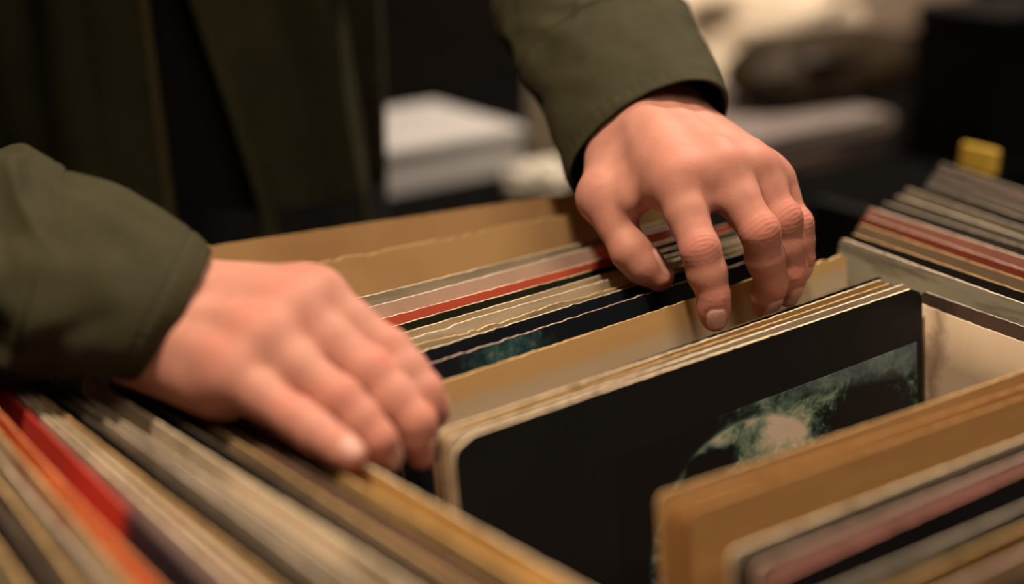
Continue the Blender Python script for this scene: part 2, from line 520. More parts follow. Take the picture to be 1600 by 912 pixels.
def picture():
    """printed picture, a cloudy planet-like swirl fading to black at its left"""
    x0, x1, z0, z1 = -0.072, 0.1510, 0.12, 0.2830
    hh = (TOP - ZB) / math.cos(LEAN)
    nx, nz = 40, 30
    vs = []; fs = []
    src = blk.data
    # follow the front face of the sleeve (its grid), 0.25 mm proud
    from mathutils.bvhtree import BVHTree
    bv = BVHTree.FromPolygons([v.co for v in src.vertices], [p.vertices for p in src.polygons])
    for s in (0, 1):
        for i in range(nx + 1):
            for k in range(nz + 1):
                x = x0 + (x1 - x0) * i / nx; z = z0 + (z1 - z0) * k / nz
                hit = bv.ray_cast(Vector((x, -0.1, z)), Vector((0, 1, 0)))[0]
                vs.append((x, hit.y - (0.00025 if s == 0 else -0.0001), z))
    st = (nx + 1) * (nz + 1)
    I = lambda s, i, k: s * st + i * (nz + 1) + k
    for i in range(nx):
        for k in range(nz):
            fs.append((I(0, i, k), I(0, i + 1, k), I(0, i + 1, k + 1), I(0, i, k + 1)))
    for i in range(nx):
        for k in (0, nz): fs.append((I(0, i, k), I(1, i, k), I(1, i + 1, k), I(0, i + 1, k)))
    for k in range(nz):
        for i in (0, nx): fs.append((I(0, i, k), I(0, i, k + 1), I(1, i, k + 1), I(1, i, k)))
    me = pydata('cover_picture', vs, fs)
    m, nt, b = new_mat('stormy_sky_print')
    co = objco(nt)
    sep = nt.nodes.new('ShaderNodeSeparateXYZ'); nt.links.new(co, sep.inputs[0])
    X, Z = sep.outputs[0], sep.outputs[2]

    def dist2(cx, cz, sx, sz):
        a = math_n(nt, 'DIVIDE', math_n(nt, 'SUBTRACT', X, cx), sx)
        c = math_n(nt, 'DIVIDE', math_n(nt, 'SUBTRACT', Z, cz), sz)
        return math_n(nt, 'SQRT', math_n(nt, 'ADD', math_n(nt, 'MULTIPLY', a, a), math_n(nt, 'MULTIPLY', c, c)))
    n1 = noise_node(nt, 55, 8, 0.62, objco(nt, (0.75, 1, 1)), 1.4)
    n2 = noise_node(nt, 150, 6, 0.65, objco(nt, (0.7, 1, 1.1), (3, 0, 1)), 0.9)
    nn = math_n(nt, 'SUBTRACT', math_n(nt, 'ADD', math_n(nt, 'MULTIPLY', n1, 0.55), math_n(nt, 'MULTIPLY', n2, 0.45)), 0.5)

    def blob(cx, cz, sx, sz, wob=0.5):
        d = math_n(nt, 'ADD', dist2(cx, cz, sx, sz), math_n(nt, 'MULTIPLY', nn, wob))
        return math_n(nt, 'MINIMUM', math_n(nt, 'MAXIMUM', math_n(nt, 'SUBTRACT', 1.0, d), 0.0), 1.0)
    mul = lambda a, c: math_n(nt, 'MULTIPLY', a, c)
    add = lambda a, c: math_n(nt, 'ADD', a, c)
    val = add(mul(nn, 2.5), 0.25)
    val = add(val, mul(blob(0.040, 0.261, 0.075, 0.033, 0.8), 0.42))
    val = add(val, mul(blob(0.040, 0.2605, 0.030, 0.0145, 1.2), 0.36))
    val = math_n(nt, 'SUBTRACT', val, mul(blob(0.103, 0.255, 0.050, 0.022, 0.9), 0.95))
    val = math_n(nt, 'SUBTRACT', val, mul(blob(-0.014, 0.2600, 0.026, 0.009, 0.5), 1.3))
    g = add(dist2(0.010, 0.215, 0.068, 0.064), mul(nn, 0.10))
    rim = ramp(nt, g, [(0.80, (0, 0, 0)), (0.95, (1, 1, 1)), (1.05, (0, 0, 0))])
    val = add(val, mul(rim, 0.32))
    inside = ramp(nt, g, [(0.94, (1, 1, 1)), (1.08, (0, 0, 0))])
    lft = ramp(nt, add(mul(math_n(nt, 'ADD', X, 0.018), 18.0), mul(nn, 0.9)), [(0.0, (0, 0, 0)), (0.85, (1, 1, 1))])
    keep = nt.nodes.new('ShaderNodeMix'); keep.data_type = 'RGBA'; keep.blend_type = 'LIGHTEN'; keep.inputs[0].default_value = 1
    nt.links.new(inside, keep.inputs[6]); nt.links.new(lft, keep.inputs[7])
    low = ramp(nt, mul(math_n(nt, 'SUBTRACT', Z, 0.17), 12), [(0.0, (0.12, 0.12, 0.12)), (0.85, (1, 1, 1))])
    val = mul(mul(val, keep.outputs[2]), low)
    c = ramp(nt, val, [(0.10, (0.0085, 0.0095, 0.012)), (0.24, (0.018, 0.036, 0.034)), (0.42, (0.085, 0.155, 0.135)), (0.62, (0.27, 0.36, 0.29)), (0.82, (0.56, 0.55, 0.44)), (1.0, (0.80, 0.68, 0.58))])
    blue = ramp(nt, mul(add(math_n(nt, 'SUBTRACT', Z, 0.270), mul(math_n(nt, 'SUBTRACT', X, 0.10), 0.13)), 70), [(0.0, (0, 0, 0)), (0.9, (0.8, 0.8, 0.8))])
    bl = ramp(nt, n1, [(0.3, (0.07, 0.12, 0.16)), (0.7, (0.24, 0.31, 0.34))])
    c = mixc(nt, mul(blue, lft), c, bl)
    nt.links.new(c, b.inputs['Base Color'])
    b.inputs['Roughness'].default_value = 0.5
    b.inputs['Specular IOR Level'].default_value = 0.25
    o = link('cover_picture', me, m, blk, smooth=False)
    o['label'] = 'printed picture of a stormy green sky with a pale glow'


picture()

# front compartment
GF = 'record sleeves in the front compartment'
FR = [
    ('brown cardboard sleeve at the back of the front compartment, nearest the black picture sleeve', 1027, 773, 1600, 580, cover((0.58, 0.35, 0.155), (0.50, 0.29, 0.12), 0.5, seed=30), E_TAN, 0.0),
    ('second brown cardboard sleeve in the front compartment', 1045, 792, 1600, 603, cover((0.56, 0.31, 0.12), (0.48, 0.26, 0.10), 0.5, seed=31, streak=True), E_KD, 0.0),
    ('third brown cardboard sleeve, the widest brown face in the front compartment', 1058, 806, 1600, 620, cover((0.50, 0.28, 0.11), (0.43, 0.235, 0.09), 0.5, seed=32, streak=True), E_KD, 0.0),
    ('grey white sleeve in front of the brown cardboard sleeves', 1142, 861, 1600, 684, cover((0.36, 0.29, 0.21), (0.25, 0.20, 0.15), 0.4, seed=33), E_CREAM, 0.0),
    ('thin black sleeve between the grey white and the pink sleeve', 1156, 874, 1600, 696, cover(BLACK, seed=34), E_DARK, 0.0),
    ('dusty pink sleeve in the front compartment', 1171, 889, 1600, 711, cover((0.44, 0.25, 0.20), (0.34, 0.20, 0.17), 0.5, seed=35, streak=True), E_PINK, 0.0),
    ('rose red edged sleeve just in front of the dusty pink sleeve', 1230, 896, 1600, 736, cover((0.015, 0.013, 0.015), seed=36), edge((0.50, 0.20, 0.17)), 0.0),
    ('grey green sleeve in the front compartment near the bottom right', 1336, 905, 1600, 789, cover((0.09, 0.09, 0.075), (0.05, 0.055, 0.045), 0.5, seed=37), E_GREY, 0.0),
    ('golden tan sleeve in the front compartment near the bottom right', 1394, 913, 1600, 822, cover((0.26, 0.16, 0.055), (0.18, 0.11, 0.04), 0.5, seed=38), E_TAN, 0.0),
    ('pinkish tan sleeve nearest the bottom right corner', 1470, 922, 1600, 862, cover((0.33, 0.20, 0.11), (0.25, 0.15, 0.09), 0.5, seed=39), E_PINK, 0.0),
    ('dark olive sleeve at the very front of the front compartment', 1520, 937, 1600, 900, cover((0.05, 0.045, 0.03), seed=40), E_DARK, 0.0),
]
for k, (lab, x0, y0, x1, y1, cv, ed, ex) in enumerate(FR):
    lu = 0.306 if k < 3 else 0.298
    line_sleeve(lab, x0, y0, x1, y1, cv, ed, GF, left_u=lu, w=0.275)

# left compartment: sleeves run towards the viewer
GL = 'record sleeves in the left compartment'


def red_navy():
    m, nt, b = new_mat('red_cover_with_navy_end')
    co = objco(nt)
    sep = nt.nodes.new('ShaderNodeSeparateXYZ'); nt.links.new(co, sep.inputs[0])
    x = math_n(nt, 'ADD', sep.outputs[0], math_n(nt, 'MULTIPLY', math_n(nt, 'SUBTRACT', noise_node(nt, 40, 3, 0.6, co), 0.5), 0.01))
    c = ramp(nt, math_n(nt, 'ADD', math_n(nt, 'MULTIPLY', x, 4), 0.5), [(0.53, (0.50, 0.045, 0.028)), (0.56, (0.014, 0.018, 0.03))])
    nt.links.new(c, b.inputs['Base Color'])
    b.inputs['Roughness'].default_value = 0.5
    return m


LF = [
    ('brown cardboard sleeve on the left side of the middle compartment, below the little finger', 0.2395, -46.5, cover((0.560, 0.322, 0.126), (0.32, 0.17, 0.065), 0.4, seed=50), E_KRAFT, -0.50),
    ('golden tan sleeve resting under the little fingertip', 0.2330, -46.8, cover((0.812, 0.504, 0.182), (0.48, 0.29, 0.10), 0.4, seed=51), E_CREAM, -0.505),
    ('darker tan sleeve with a black print, third from the middle compartment', 0.2215, -47.0, cover((0.560, 0.336, 0.126), (0.06, 0.045, 0.03), 0.35, seed=52, streak=True), E_TAN, -0.51),
    ('green black sleeve below the ring finger', 0.2140, -47.3, cover((0.020, 0.022, 0.015), (0.05, 0.045, 0.03), 0.4, seed=53), E_DARK, -0.52),
    ('dark tan sleeve with a maroon edge, left of the green black sleeve', 0.2105, -47.5, cover((0.252, 0.168, 0.105), (0.05, 0.035, 0.03), 0.5, seed=54), edge((0.20, 0.09, 0.07)), -0.53),
    ('brown sleeve with a pale edge between two dark sleeves below the hand', 0.2060, -47.5, cover((0.336, 0.231, 0.140), (0.05, 0.04, 0.03), 0.5, seed=55), E_TAN, -0.535),
    ('black sleeve just right of the wide cream white sleeve', 0.1985, -47.4, cover(BLACK, seed=56), E_DARK, -0.54),
    ('wide cream white sleeve in the middle of the left compartment', 0.1920, -47.0, cover((0.82, 0.68, 0.50), (0.34, 0.27, 0.19), 0.5, seed=57), E_CREAM, -0.55),
    ('grey cream sleeve just left of the wide cream white sleeve', 0.1805, -47.4, cover((0.60, 0.48, 0.35), (0.22, 0.18, 0.13), 0.5, seed=58, streak=True), E_GREY, -0.555),
    ('greyish tan sleeve right of a narrow black gap', 0.1745, -48.0, cover((0.308, 0.238, 0.168), (0.06, 0.05, 0.04), 0.5, seed=59), E_GREY, -0.56),
    ('black sleeve with a rubbed grey edge in the left compartment', 0.1685, -48.5, cover(BLACK, (0.03, 0.03, 0.03), seed=60), E_DARK, -0.565),
    ('sand coloured sleeve just left of the rubbed black sleeve', 0.1615, -49.0, cover((0.532, 0.378, 0.224), (0.28, 0.19, 0.11), 0.5, seed=61, streak=True), E_TAN, -0.57),
    ('cream edged sleeve just right of the pinkish grey sleeve', 0.1570, -49.5, cover((0.448, 0.294, 0.210), (0.24, 0.17, 0.13), 0.5, seed=62), E_CREAM, -0.575),
    ('pinkish grey sleeve with a cream edge, just right of the red sleeve', 0.1520, -50.2, cover((0.532, 0.350, 0.308), (0.28, 0.20, 0.18), 0.5, seed=63), E_CREAM, -0.58),
    ('red sleeve with a navy end in the left compartment', 0.1455, -51.3, None, None, -0.585),
    ('orange red sleeve nearest the left side of the photo', 0.1340, -52.3, cover((0.840, 0.182, 0.049), (0.50, 0.08, 0.03), 0.4, seed=65), edge((0.62, 0.22, 0.10)), -0.585),
    ('cream sleeve with dark red printing just left of the orange sleeve', 0.1270, -52.6, cover((0.588, 0.420, 0.266), (0.30, 0.03, 0.025), 0.45, seed=66), E_TAN, -0.585),
    ('tan sleeve with a dark blotch toward the bottom left corner', 0.1200, -52.8, cover((0.448, 0.322, 0.196), (0.07, 0.05, 0.04), 0.4, seed=67, streak=True), E_GREY, -0.585),
    ('grey brown sleeve at the bottom left corner', 0.1130, -53.0, cover((0.280, 0.210, 0.154), (0.05, 0.04, 0.03), 0.5, seed=68, streak=True), E_TAN, -0.585),
    ('black sleeve at the bottom left corner', 0.1060, -53.2, cover(BLACK, seed=69), E_DARK, -0.585),
    ('light tan sleeve farthest into the bottom left corner', 0.0990, -53.4, cover((0.476, 0.350, 0.210), seed=70), E_TAN, -0.585),
]
for lab, u0, yaw, cv, ed, far in LF:
    d = Vector((math.cos(math.radians(yaw)), math.sin(math.radians(yaw)), 0))
    p = uv(u0, -0.40)
    a = p + d * ((far + 0.40) / d.dot(DV))
    sleeve(lab, a, yaw, cv if cv else red_navy(), ed if ed else red_navy(), GL, z=TOP - (0.0075 if 'below the little finger' in lab else 0.001))

# right compartment
GR = 'record sleeves in the right compartment'
RT = [
    ('mottled dark brown sleeve just behind the cream divider', 1441, 453, 1600, 509, cover((0.10, 0.065, 0.05), (0.025, 0.02, 0.018), 0.5, seed=80), E_GREY, 0.0, TOP - 0.0075, 0.19),
    ('wide pale grey green sleeve, first tall one behind the cream divider', 1313, 370.5, 1600, 474, cover((0.34, 0.32, 0.24), (0.11, 0.09, 0.075), 0.45, seed=81, streak=True), E_PALE, 0.0, TOP, 0.235),
    ('black sleeve with a tan edge just behind the pale grey green sleeve', 1328, 363, 1600, 457, cover(BLACK, (0.05, 0.04, 0.03), 0.3, seed=82), E_TAN, 0.0, TOP, 0.25),
    ('tan sleeve in the right compartment just in front of the red brown one', 1340, 348, 1600, 437, cover((0.30, 0.21, 0.13), (0.22, 0.15, 0.10), 0.5, seed=83), E_TAN, 0.0, TOP, 0.25),
    ('red brown sleeve in the right compartment', 1347, 336, 1600, 421, cover((0.24, 0.055, 0.035), (0.17, 0.04, 0.03), 0.5, seed=84), E_PINK, 0.0, TOP, 0.25),
    ('pink edged sleeve just behind the red brown sleeve', 1356, 323, 1600, 402, cover((0.42, 0.20, 0.155), (0.34, 0.16, 0.13), 0.5, seed=85), E_PALE, 0.0, TOP, 0.25),
    ('black grey sleeve just behind the pink edged sleeve', 1376, 314, 1600, 386, cover((0.05, 0.043, 0.04), (0.02, 0.018, 0.017), 0.5, seed=86), E_GREY, 0.0, TOP, 0.25),
    ('stone grey sleeve, second behind the pink edged sleeve', 1398, 304, 1600, 371, cover((0.20, 0.17, 0.13), (0.12, 0.10, 0.08), 0.5, seed=87), E_PALE, 0.0, TOP, 0.25),
    ('sand grey sleeve, third behind the pink edged sleeve', 1414, 292, 1600, 356, cover((0.24, 0.20, 0.15), (0.15, 0.125, 0.10), 0.5, seed=88), E_GREY, 0.0, TOP, 0.25),
    ('charcoal sleeve near the back of the right compartment', 1441, 286, 1600, 341, cover((0.03, 0.028, 0.028), seed=89), E_GREY, 0.0, TOP, 0.25),
    ('dusty grey sleeve, third from the back of the right compartment', 1453, 274, 1600, 325, cover((0.22, 0.18, 0.15), (0.14, 0.12, 0.10), 0.5, seed=90), E_GREY, 0.0, TOP, 0.25),
    ('dark grey sleeve, second from the back of the right compartment', 1461, 264, 1600, 311, cover((0.12, 0.10, 0.09), seed=91), E_PINK, 0.0, TOP, 0.25),
    ('mauve grey sleeve at the very back of the right compartment', 1467, 254, 1600, 297, cover((0.20, 0.165, 0.15), (0.13, 0.105, 0.10), 0.5, seed=92), E_GREY, 0.0, TOP, 0.25),
]
for lab, x0, y0, x1, y1, cv, ed, ex, z, w in RT:
    line_sleeve(lab, x0, y0, x1, y1, cv, ed, GR, ext=ex, z=z, w=w, lean=0.0)

# ------------------------------------------------------------------ the person
A3 = lambda v: np.array([v[0], v[1], v[2]], dtype=np.float64)


class Grid:
    def __init__(s, lo, hi, h):
        s.lo = np.array(lo, float); s.h = h
        s.n = np.ceil((np.array(hi) - s.lo) / h).astype(int) + 1
        s.ax = [(s.lo[i] + h * np.arange(s.n[i])).astype(np.float32) for i in range(3)]

    def new(s): return np.full(tuple(s.n), 1.0, np.float32)

    def sub(s, lo, hi):
        a = np.clip(np.floor((np.array(lo) - s.lo) / s.h).astype(int), 0, s.n)
        b = np.clip(np.ceil((np.array(hi) - s.lo) / s.h).astype(int) + 1, 0, s.n)
        sl = tuple(slice(a[i], b[i]) for i in range(3))
        X = s.ax[0][sl[0]][:, None, None]; Y = s.ax[1][sl[1]][None, :, None]; Z = s.ax[2][sl[2]][None, None, :]
        return sl, X, Y, Z


def smin(a, b, k):
    h = np.maximum(k - np.abs(a - b), 0) / k
    return np.minimum(a, b) - h * h * k * 0.25


def cone(G, Fd, a, b, ra, rb, k=0.003, carve=False):
    a = A3(a); b = A3(b); m = max(ra, rb) + k + 0.004; ra, rb = float(ra), float(rb)
    sl, X, Y, Z = G.sub(np.minimum(a, b) - m, np.maximum(a, b) + m)
    d = b - a; L2 = max(float(d @ d), 1e-12); a = a.astype(np.float32); d = d.astype(np.float32)
    t = np.clip(((X - a[0]) * d[0] + (Y - a[1]) * d[1] + (Z - a[2]) * d[2]) / L2, 0, 1)
    q = np.sqrt((X - a[0] - t * d[0]) ** 2 + (Y - a[1] - t * d[1]) ** 2 + (Z - a[2] - t * d[2]) ** 2) - (ra + t * (rb - ra))
    if carve: Fd[sl] = -smin(-Fd[sl], q, k)
    else: Fd[sl] = smin(Fd[sl], q, k)


def ellip(G, Fd, c, ax, r, k=0.004):
    """ellipsoid with axes ax (3 unit vectors) and radii r"""
    c = A3(c); m = max(r) + k + 0.004
    sl, X, Y, Z = G.sub(c - m, c + m)
    k0 = 0; k1 = 0
    for e, rr in zip(ax, r):
        e = A3(e)
        p = (X - c[0]) * e[0] + (Y - c[1]) * e[1] + (Z - c[2]) * e[2]
        k0 = k0 + (p / rr) ** 2; k1 = k1 + (p / (rr * rr)) ** 2
    k0 = np.sqrt(k0); k1 = np.sqrt(k1) + 1e-9
    Fd[sl] = smin(Fd[sl], k0 * (k0 - 1) / k1, k)


def surface_nets(G, Fd):
    s = (Fd < 0)
    c = np.zeros(tuple(G.n - 1), np.int8)
    for dx in (0, 1):
        for dy in (0, 1):
            for dz in (0, 1):
                c += s[dx:dx + G.n[0] - 1, dy:dy + G.n[1] - 1, dz:dz + G.n[2] - 1]
    act = (c > 0) & (c < 8)
    I, J, K = np.nonzero(act)
    idx = np.full(c.shape, -1, np.int32)
    idx[I, J, K] = np.arange(len(I))
    acc = np.zeros((len(I), 3)); cnt = np.zeros(len(I))
    for ax in range(3):
        o = [0, 1, 2]; o.remove(ax)
        for p in (0, 1):
            for q in (0, 1):
                off0 = [0, 0, 0]; off0[o[0]] = p; off0[o[1]] = q
                off1 = list(off0); off1[ax] = 1
                f0 = Fd[I + off0[0], J + off0[1], K + off0[2]]; f1 = Fd[I + off1[0], J + off1[1], K + off1[2]]
                x = (f0 < 0) != (f1 < 0)
                t = np.where(x, f0 / np.where(x, f0 - f1, 1), 0)
                pt = np.zeros((len(I), 3)); pt[:, o[0]] = p; pt[:, o[1]] = q; pt[:, ax] = t
                acc += pt * x[:, None]; cnt += x
    V = G.lo + G.h * (np.stack([I, J, K], 1) + acc / cnt[:, None])
    quads = []
    for ax in range(3):
        o = [0, 1, 2]; o.remove(ax)
        a, b = o
        sl0 = [slice(1, -1)] * 3; sl1 = [slice(1, -1)] * 3
        sl0[ax] = slice(0, G.n[ax] - 1); sl1[ax] = slice(1, G.n[ax])
        s0 = s[tuple(sl0)]; s1 = s[tuple(sl1)]
        E = np.stack(np.nonzero(s0 != s1), 1)
        flip = s0[tuple(E.T)]
        base = E.copy(); base[:, a] += 1; base[:, b] += 1
        def cell(da, db):
            r = base.copy(); r[:, a] -= da; r[:, b] -= db
            return idx[tuple(r.T)]
        q = np.stack([cell(1, 1), cell(0, 1), cell(0, 0), cell(1, 0)], 1)
        if ax == 1: flip = ~flip
        q[~flip] = q[~flip][:, ::-1]
        quads.append(q)
    Q = np.concatenate(quads)
    Q = Q[(Q >= 0).all(1)]
    return V, Q


def smooth_v(V, Q, it, lam=0.5):
    e = np.concatenate([Q[:, [0, 1]], Q[:, [1, 2]], Q[:, [2, 3]], Q[:, [3, 0]]])
    e = np.concatenate([e, e[:, ::-1]])
    n = np.bincount(e[:, 0], minlength=len(V)).astype(float)[:, None]
    for _ in range(it):
        s = np.stack([np.bincount(e[:, 0], V[e[:, 1], i], len(V)) for i in range(3)], 1)
        V = V + lam * (s / np.maximum(n, 1) - V)
    return V


def v_normals(V, Q):
    fn = np.cross(V[Q[:, 2]] - V[Q[:, 0]], V[Q[:, 3]] - V[Q[:, 1]])
    n = np.zeros_like(V)
    for k in range(4):
        for i in range(3): n[:, i] += np.bincount(Q[:, k], fn[:, i], len(V))
    return n / (np.linalg.norm(n, axis=1)[:, None] + 1e-12)


def unit(v): return v / (np.linalg.norm(v) + 1e-12)


def build_hand(J, fore, h, palm_sign):
    """J: dict of joints (world points). fore: forearm point inside the sleeve. Returns V, Q, flush, nail."""
    P = {k: [A3(p) for p in v] for k, v in J.items()}
    wr = P['wrist'][0]; fo = A3(fore)
    names = ['index', 'middle', 'ring', 'pinky']
    allp = np.array([p for k in P if k != 'thumb_nail' for p in P[k]] + [wr + 0.55 * (fo - wr)])
    G = Grid(allp.min(0) - 0.034, allp.max(0) + 0.034, h)
    mc = {n: P[n][0] for n in names}
    lat = unit(mc['pinky'] - mc['index'])                       # towards the little finger
    fwd = unit((mc['middle'] + mc['ring']) / 2 - wr)
    pal = unit(np.cross(lat, fwd)) * palm_sign                  # towards the palm
    lat = unit(np.cross(fwd, pal)) * (1 if np.dot(np.cross(fwd, pal), lat) > 0 else -1)
    # palm
    Fp = G.new()
    wpts = {n: wr + lat * w for n, w in zip(names, (-0.017, -0.006, 0.005, 0.016))}
    for n, r0, r1 in zip(names, (0.0135, 0.0135, 0.0135, 0.0125), (0.0112, 0.0116, 0.0108, 0.0098)):
        cone(G, Fp, wpts[n] + pal * 0.003, mc[n] + pal * 0.002, r0, r1, 0.012)
        cone(G, Fp, wpts[n] + pal * 0.012 + fwd * 0.012, mc[n] + pal * 0.010 - fwd * 0.004, 0.012, 0.0095, 0.012)
    for a, b in zip(names[:-1], names[1:]):
        m = (mc[a] + mc[b]) / 2
        cone(G, Fp, (wpts[a] + wpts[b]) / 2 + pal * 0.004, m + pal * 0.0018, 0.013, 0.0116, 0.012)
        cone(G, Fp, m + pal * 0.0022, m + pal * 0.0040 + 0.33 * ((P[a][1] + P[b][1]) / 2 - m), 0.0096, 0.0062, 0.008)
    # forearm
    for w in (-0.014, 0.0, 0.014):
        cone(G, Fp, fo + lat * w * 1.1, wr + lat * w, 0.0195, 0.0165, 0.012)
    # thumb base and heel of the hand
    th = P['thumb']
    cone(G, Fp, th[0], th[1], 0.0140, 0.0118, 0.014)
    cone(G, Fp, th[0] + pal * 0.004, (th[1] + mc['index']) / 2 + pal * 0.008, 0.014, 0.0075, 0.012)
    cone(G, Fp, wpts['pinky'] + pal * 0.010 + fwd * 0.010, mc['pinky'] + pal * 0.008 - fwd * 0.012, 0.0130, 0.0105, 0.012)
    # tendons and knuckles on the back
    for n in names:
        d = unit(mc[n] - wpts[n])
        cone(G, Fp, wpts[n] - pal * 0.0078 + d * 0.02, mc[n] - pal * 0.0080 - d * 0.006, 0.0022, 0.0026, 0.009)
        cone(G, Fp, mc[n] - pal * 0.0014 - d * 0.004, mc[n] - pal * 0.0012 + d * 0.003, 0.0098 if n != 'pinky' else 0.0083, 0.0096 if n != 'pinky' else 0.0082, 0.009)
    fields = []
    frames = []
    rad = {'index': (0.0112, 0.0107, 0.0096, 0.0097, 0.0083, 0.0070), 'middle': (0.0113, 0.0108, 0.0098, 0.0099, 0.0085, 0.0071),
           'ring': (0.0106, 0.0102, 0.0092, 0.0093, 0.0080, 0.0067), 'pinky': (0.0094, 0.0089, 0.0080, 0.0080, 0.0070, 0.0059)}
    for n in names:
        p = P[n]; r = rad[n]
        Ff = G.new()
        mid1 = (p[0] + p[1]) / 2; mid2 = (p[1] + p[2]) / 2
        d1 = unit(p[1] - p[0]); d2 = unit(p[2] - p[1]); d3 = unit(p[3] - p[2])
        nb = np.cross(d1, d2)
        nb = unit(nb) if np.linalg.norm(nb) > 0.12 else unit(np.cross(d1, pal) * 1.0)
        # dorsal directions: away from the bend
        dors = []
        for d in (d1, d2, d3):
            q = unit(np.cross(nb, d))
            if np.dot(q, pal) > 0 and d is d1: nb = -nb; q = -q
            dors.append(q)
        ref = -pal
        fixed = []
        for d, q in zip((d1, d2, d3), dors):
            if np.dot(q, ref) < 0: q = -q
            ref = q; fixed.append(q)
        q1, q2, q3 = fixed
        cone(G, Ff, p[0], mid1, r[0], r[1], 0.004)
        cone(G, Ff, mid1, p[1], r[1], r[2], 0.003)
        cone(G, Ff, mid1 - q1 * 0.0022, p[1] - q1 * 0.003 - d1 * 0.004, r[1] * 0.93, r[2] * 0.78, 0.003)
        cone(G, Ff, p[1], mid2, r[2] * 0.98, r[3], 0.003)
        cone(G, Ff, p[1] + q1 * 0.0006 + q2 * 0.0006, p[1] + d2 * 0.002 + q2 * 0.0010, r[2] * 0.95, r[2] * 0.92, 0.004)
        cone(G, Ff, mid2, p[2], r[3], r[4] * 0.99, 0.003)
        cone(G, Ff, mid2 - q2 * 0.0015, mid2 - q2 * 0.0015 + d2 * 0.002, r[3] * 0.97, r[3] * 0.95, 0.003)
        tip = p[3]
        cone(G, Ff, p[2], p[2] + 0.55 * (tip - p[2]) - q3 * 0.0004, r[4], r[4] * 0.98, 0.003)
        cone(G, Ff, p[2] + 0.5 * (tip - p[2]) - q3 * 0.0006, tip, r[4] * 0.98, r[5], 0.003)
        fields.append((Ff, 0.0075))
        frames.append((n, p, r, (q1, q2, q3), (d1, d2, d3)))
    # thumb
    Ff = G.new()
    d1 = unit(th[2] - th[1]); d2 = unit(th[3] - th[2])
    away = unit(np.cross(fwd, np.cross(th[2] - wr, fwd)))       # away from the hand's axis
    side = unit(np.cross(d1, A3(J['thumb_nail'][0])))
    q = A3(J['thumb_nail'][0])
    q1 = unit(q - d1 * (q @ d1)); q2 = unit(q - d2 * (q @ d2))
    m1 = (th[1] + th[2]) / 2
    cone(G, Ff, th[1], m1, 0.0120, 0.0102, 0.004)
    cone(G, Ff, m1, th[2], 0.0102, 0.0106, 0.004)
    cone(G, Ff, th[1] + q1 * 0.001, th[1] + q1 * 0.0012 + d1 * 0.003, 0.0118, 0.0112, 0.004)
    cone(G, Ff, th[2], (th[2] + th[3]) / 2, 0.0104, 0.0102, 0.004)
    cone(G, Ff, (th[2] + th[3]) / 2 - q2 * 0.0012, th[3], 0.0102, 0.0080, 0.004)
    fields.append((Ff, 0.010))
    frames.append(('thumb', [th[0], th[1], th[2], th[3]], (0.012, 0.0102, 0.0106, 0.0102, 0.0104, 0.0080), (q1, q1, q2), (d1, d1, d2)))
    R = Fp.copy()
    for Ff, k in fields: R = smin(R, smin(Ff, Fp, k), 0.0012)
    V, Q = surface_nets(G, R)
    V = smooth_v(V, Q, 3, 0.5)
    nrm = v_normals(V, Q)
    flush = np.zeros(len(V)); nail = np.zeros(len(V)); disp = np.zeros(len(V))

    def bumpmask(c, rr):
        d2_ = ((V - c) ** 2).sum(1) / (rr * rr)
        return np.exp(-d2_)
    for n in names:
        flush = np.maximum(flush, 0.75 * bumpmask(mc[n] - pal * 0.011, 0.011))
    for n, p, r, (q1, q2, q3), (d1, d2, d3) in frames:
        flush = np.maximum(flush, 0.85 * bumpmask(p[1] + q1 * r[2], 0.010) if n != 'thumb' else 0)
        flush = np.maximum(flush, 0.5 * bumpmask(p[2] + q2 * r[4], 0.009))
        flush = np.maximum(flush, 0.9 * bumpmask(p[3] - q3 * 0.003, 0.012))
        # creases over the joints
        for c, q_, dd, amp, rr, wl in ((p[1] + (q1 + q2) * 0.5 * r[2], unit(q1 + q2), unit(d1 + d2), 0.00034, 0.0075, 0.0024),
                                       (p[2] + (q2 + q3) * 0.5 * r[4], unit(q2 + q3), unit(d2 + d3), 0.00024, 0.0050, 0.0021)):
            if n == 'thumb' and c is not None and rr == 0.0075: continue
            rel = V - c
            al = rel @ dd
            la = rel @ np.cross(dd, q_)
            msk = np.exp(-((al / rr) ** 2) * 1.3 - ((la / 0.0085) ** 2) * 0.8) * (nrm @ q_ > 0.1)
            arc = np.abs(al) + (la ** 2) * 30
            w = np.cos(arc / wl * 2 * PI)
            disp -= amp * msk * np.clip(w, -0.3, 1)
        # knuckle (first row) wrinkles
        # nail
        L = np.linalg.norm(p[3] - p[2]); rt = r[5]
        x = (V - p[2]) @ d3; la = (V - p[2]) @ np.cross(d3, q3); up = (V - p[2]) @ q3
        x0, x1 = 0.40 * L, L + rt * 0.60
        w0 = rt * 0.74
        ux = (x - (x0 + x1) / 2) / ((x1 - x0) / 2); uy = la / w0
        e = (np.abs(ux) ** 3.2 + np.abs(uy) ** 3.2) ** (1 / 3.2)
        on = (nrm @ q3 > 0.05) & (up > 0) & (up < rt * 2.2)
        nm = np.clip((1.06 - e) / 0.16, 0, 1) * on
        nail = np.maximum(nail, nm)
        groove = np.exp(-((e - 1.10) / 0.13) ** 2) * on * (ux < 0.75)
        disp -= 0.00045 * groove
        disp += 0.00022 * nm
    # veins and faint tendon unevenness on the back of the hand
    V = V + nrm * disp[:, None]
    V = smooth_v(V, Q, 1, 0.25)
    return V, Q, flush, nail


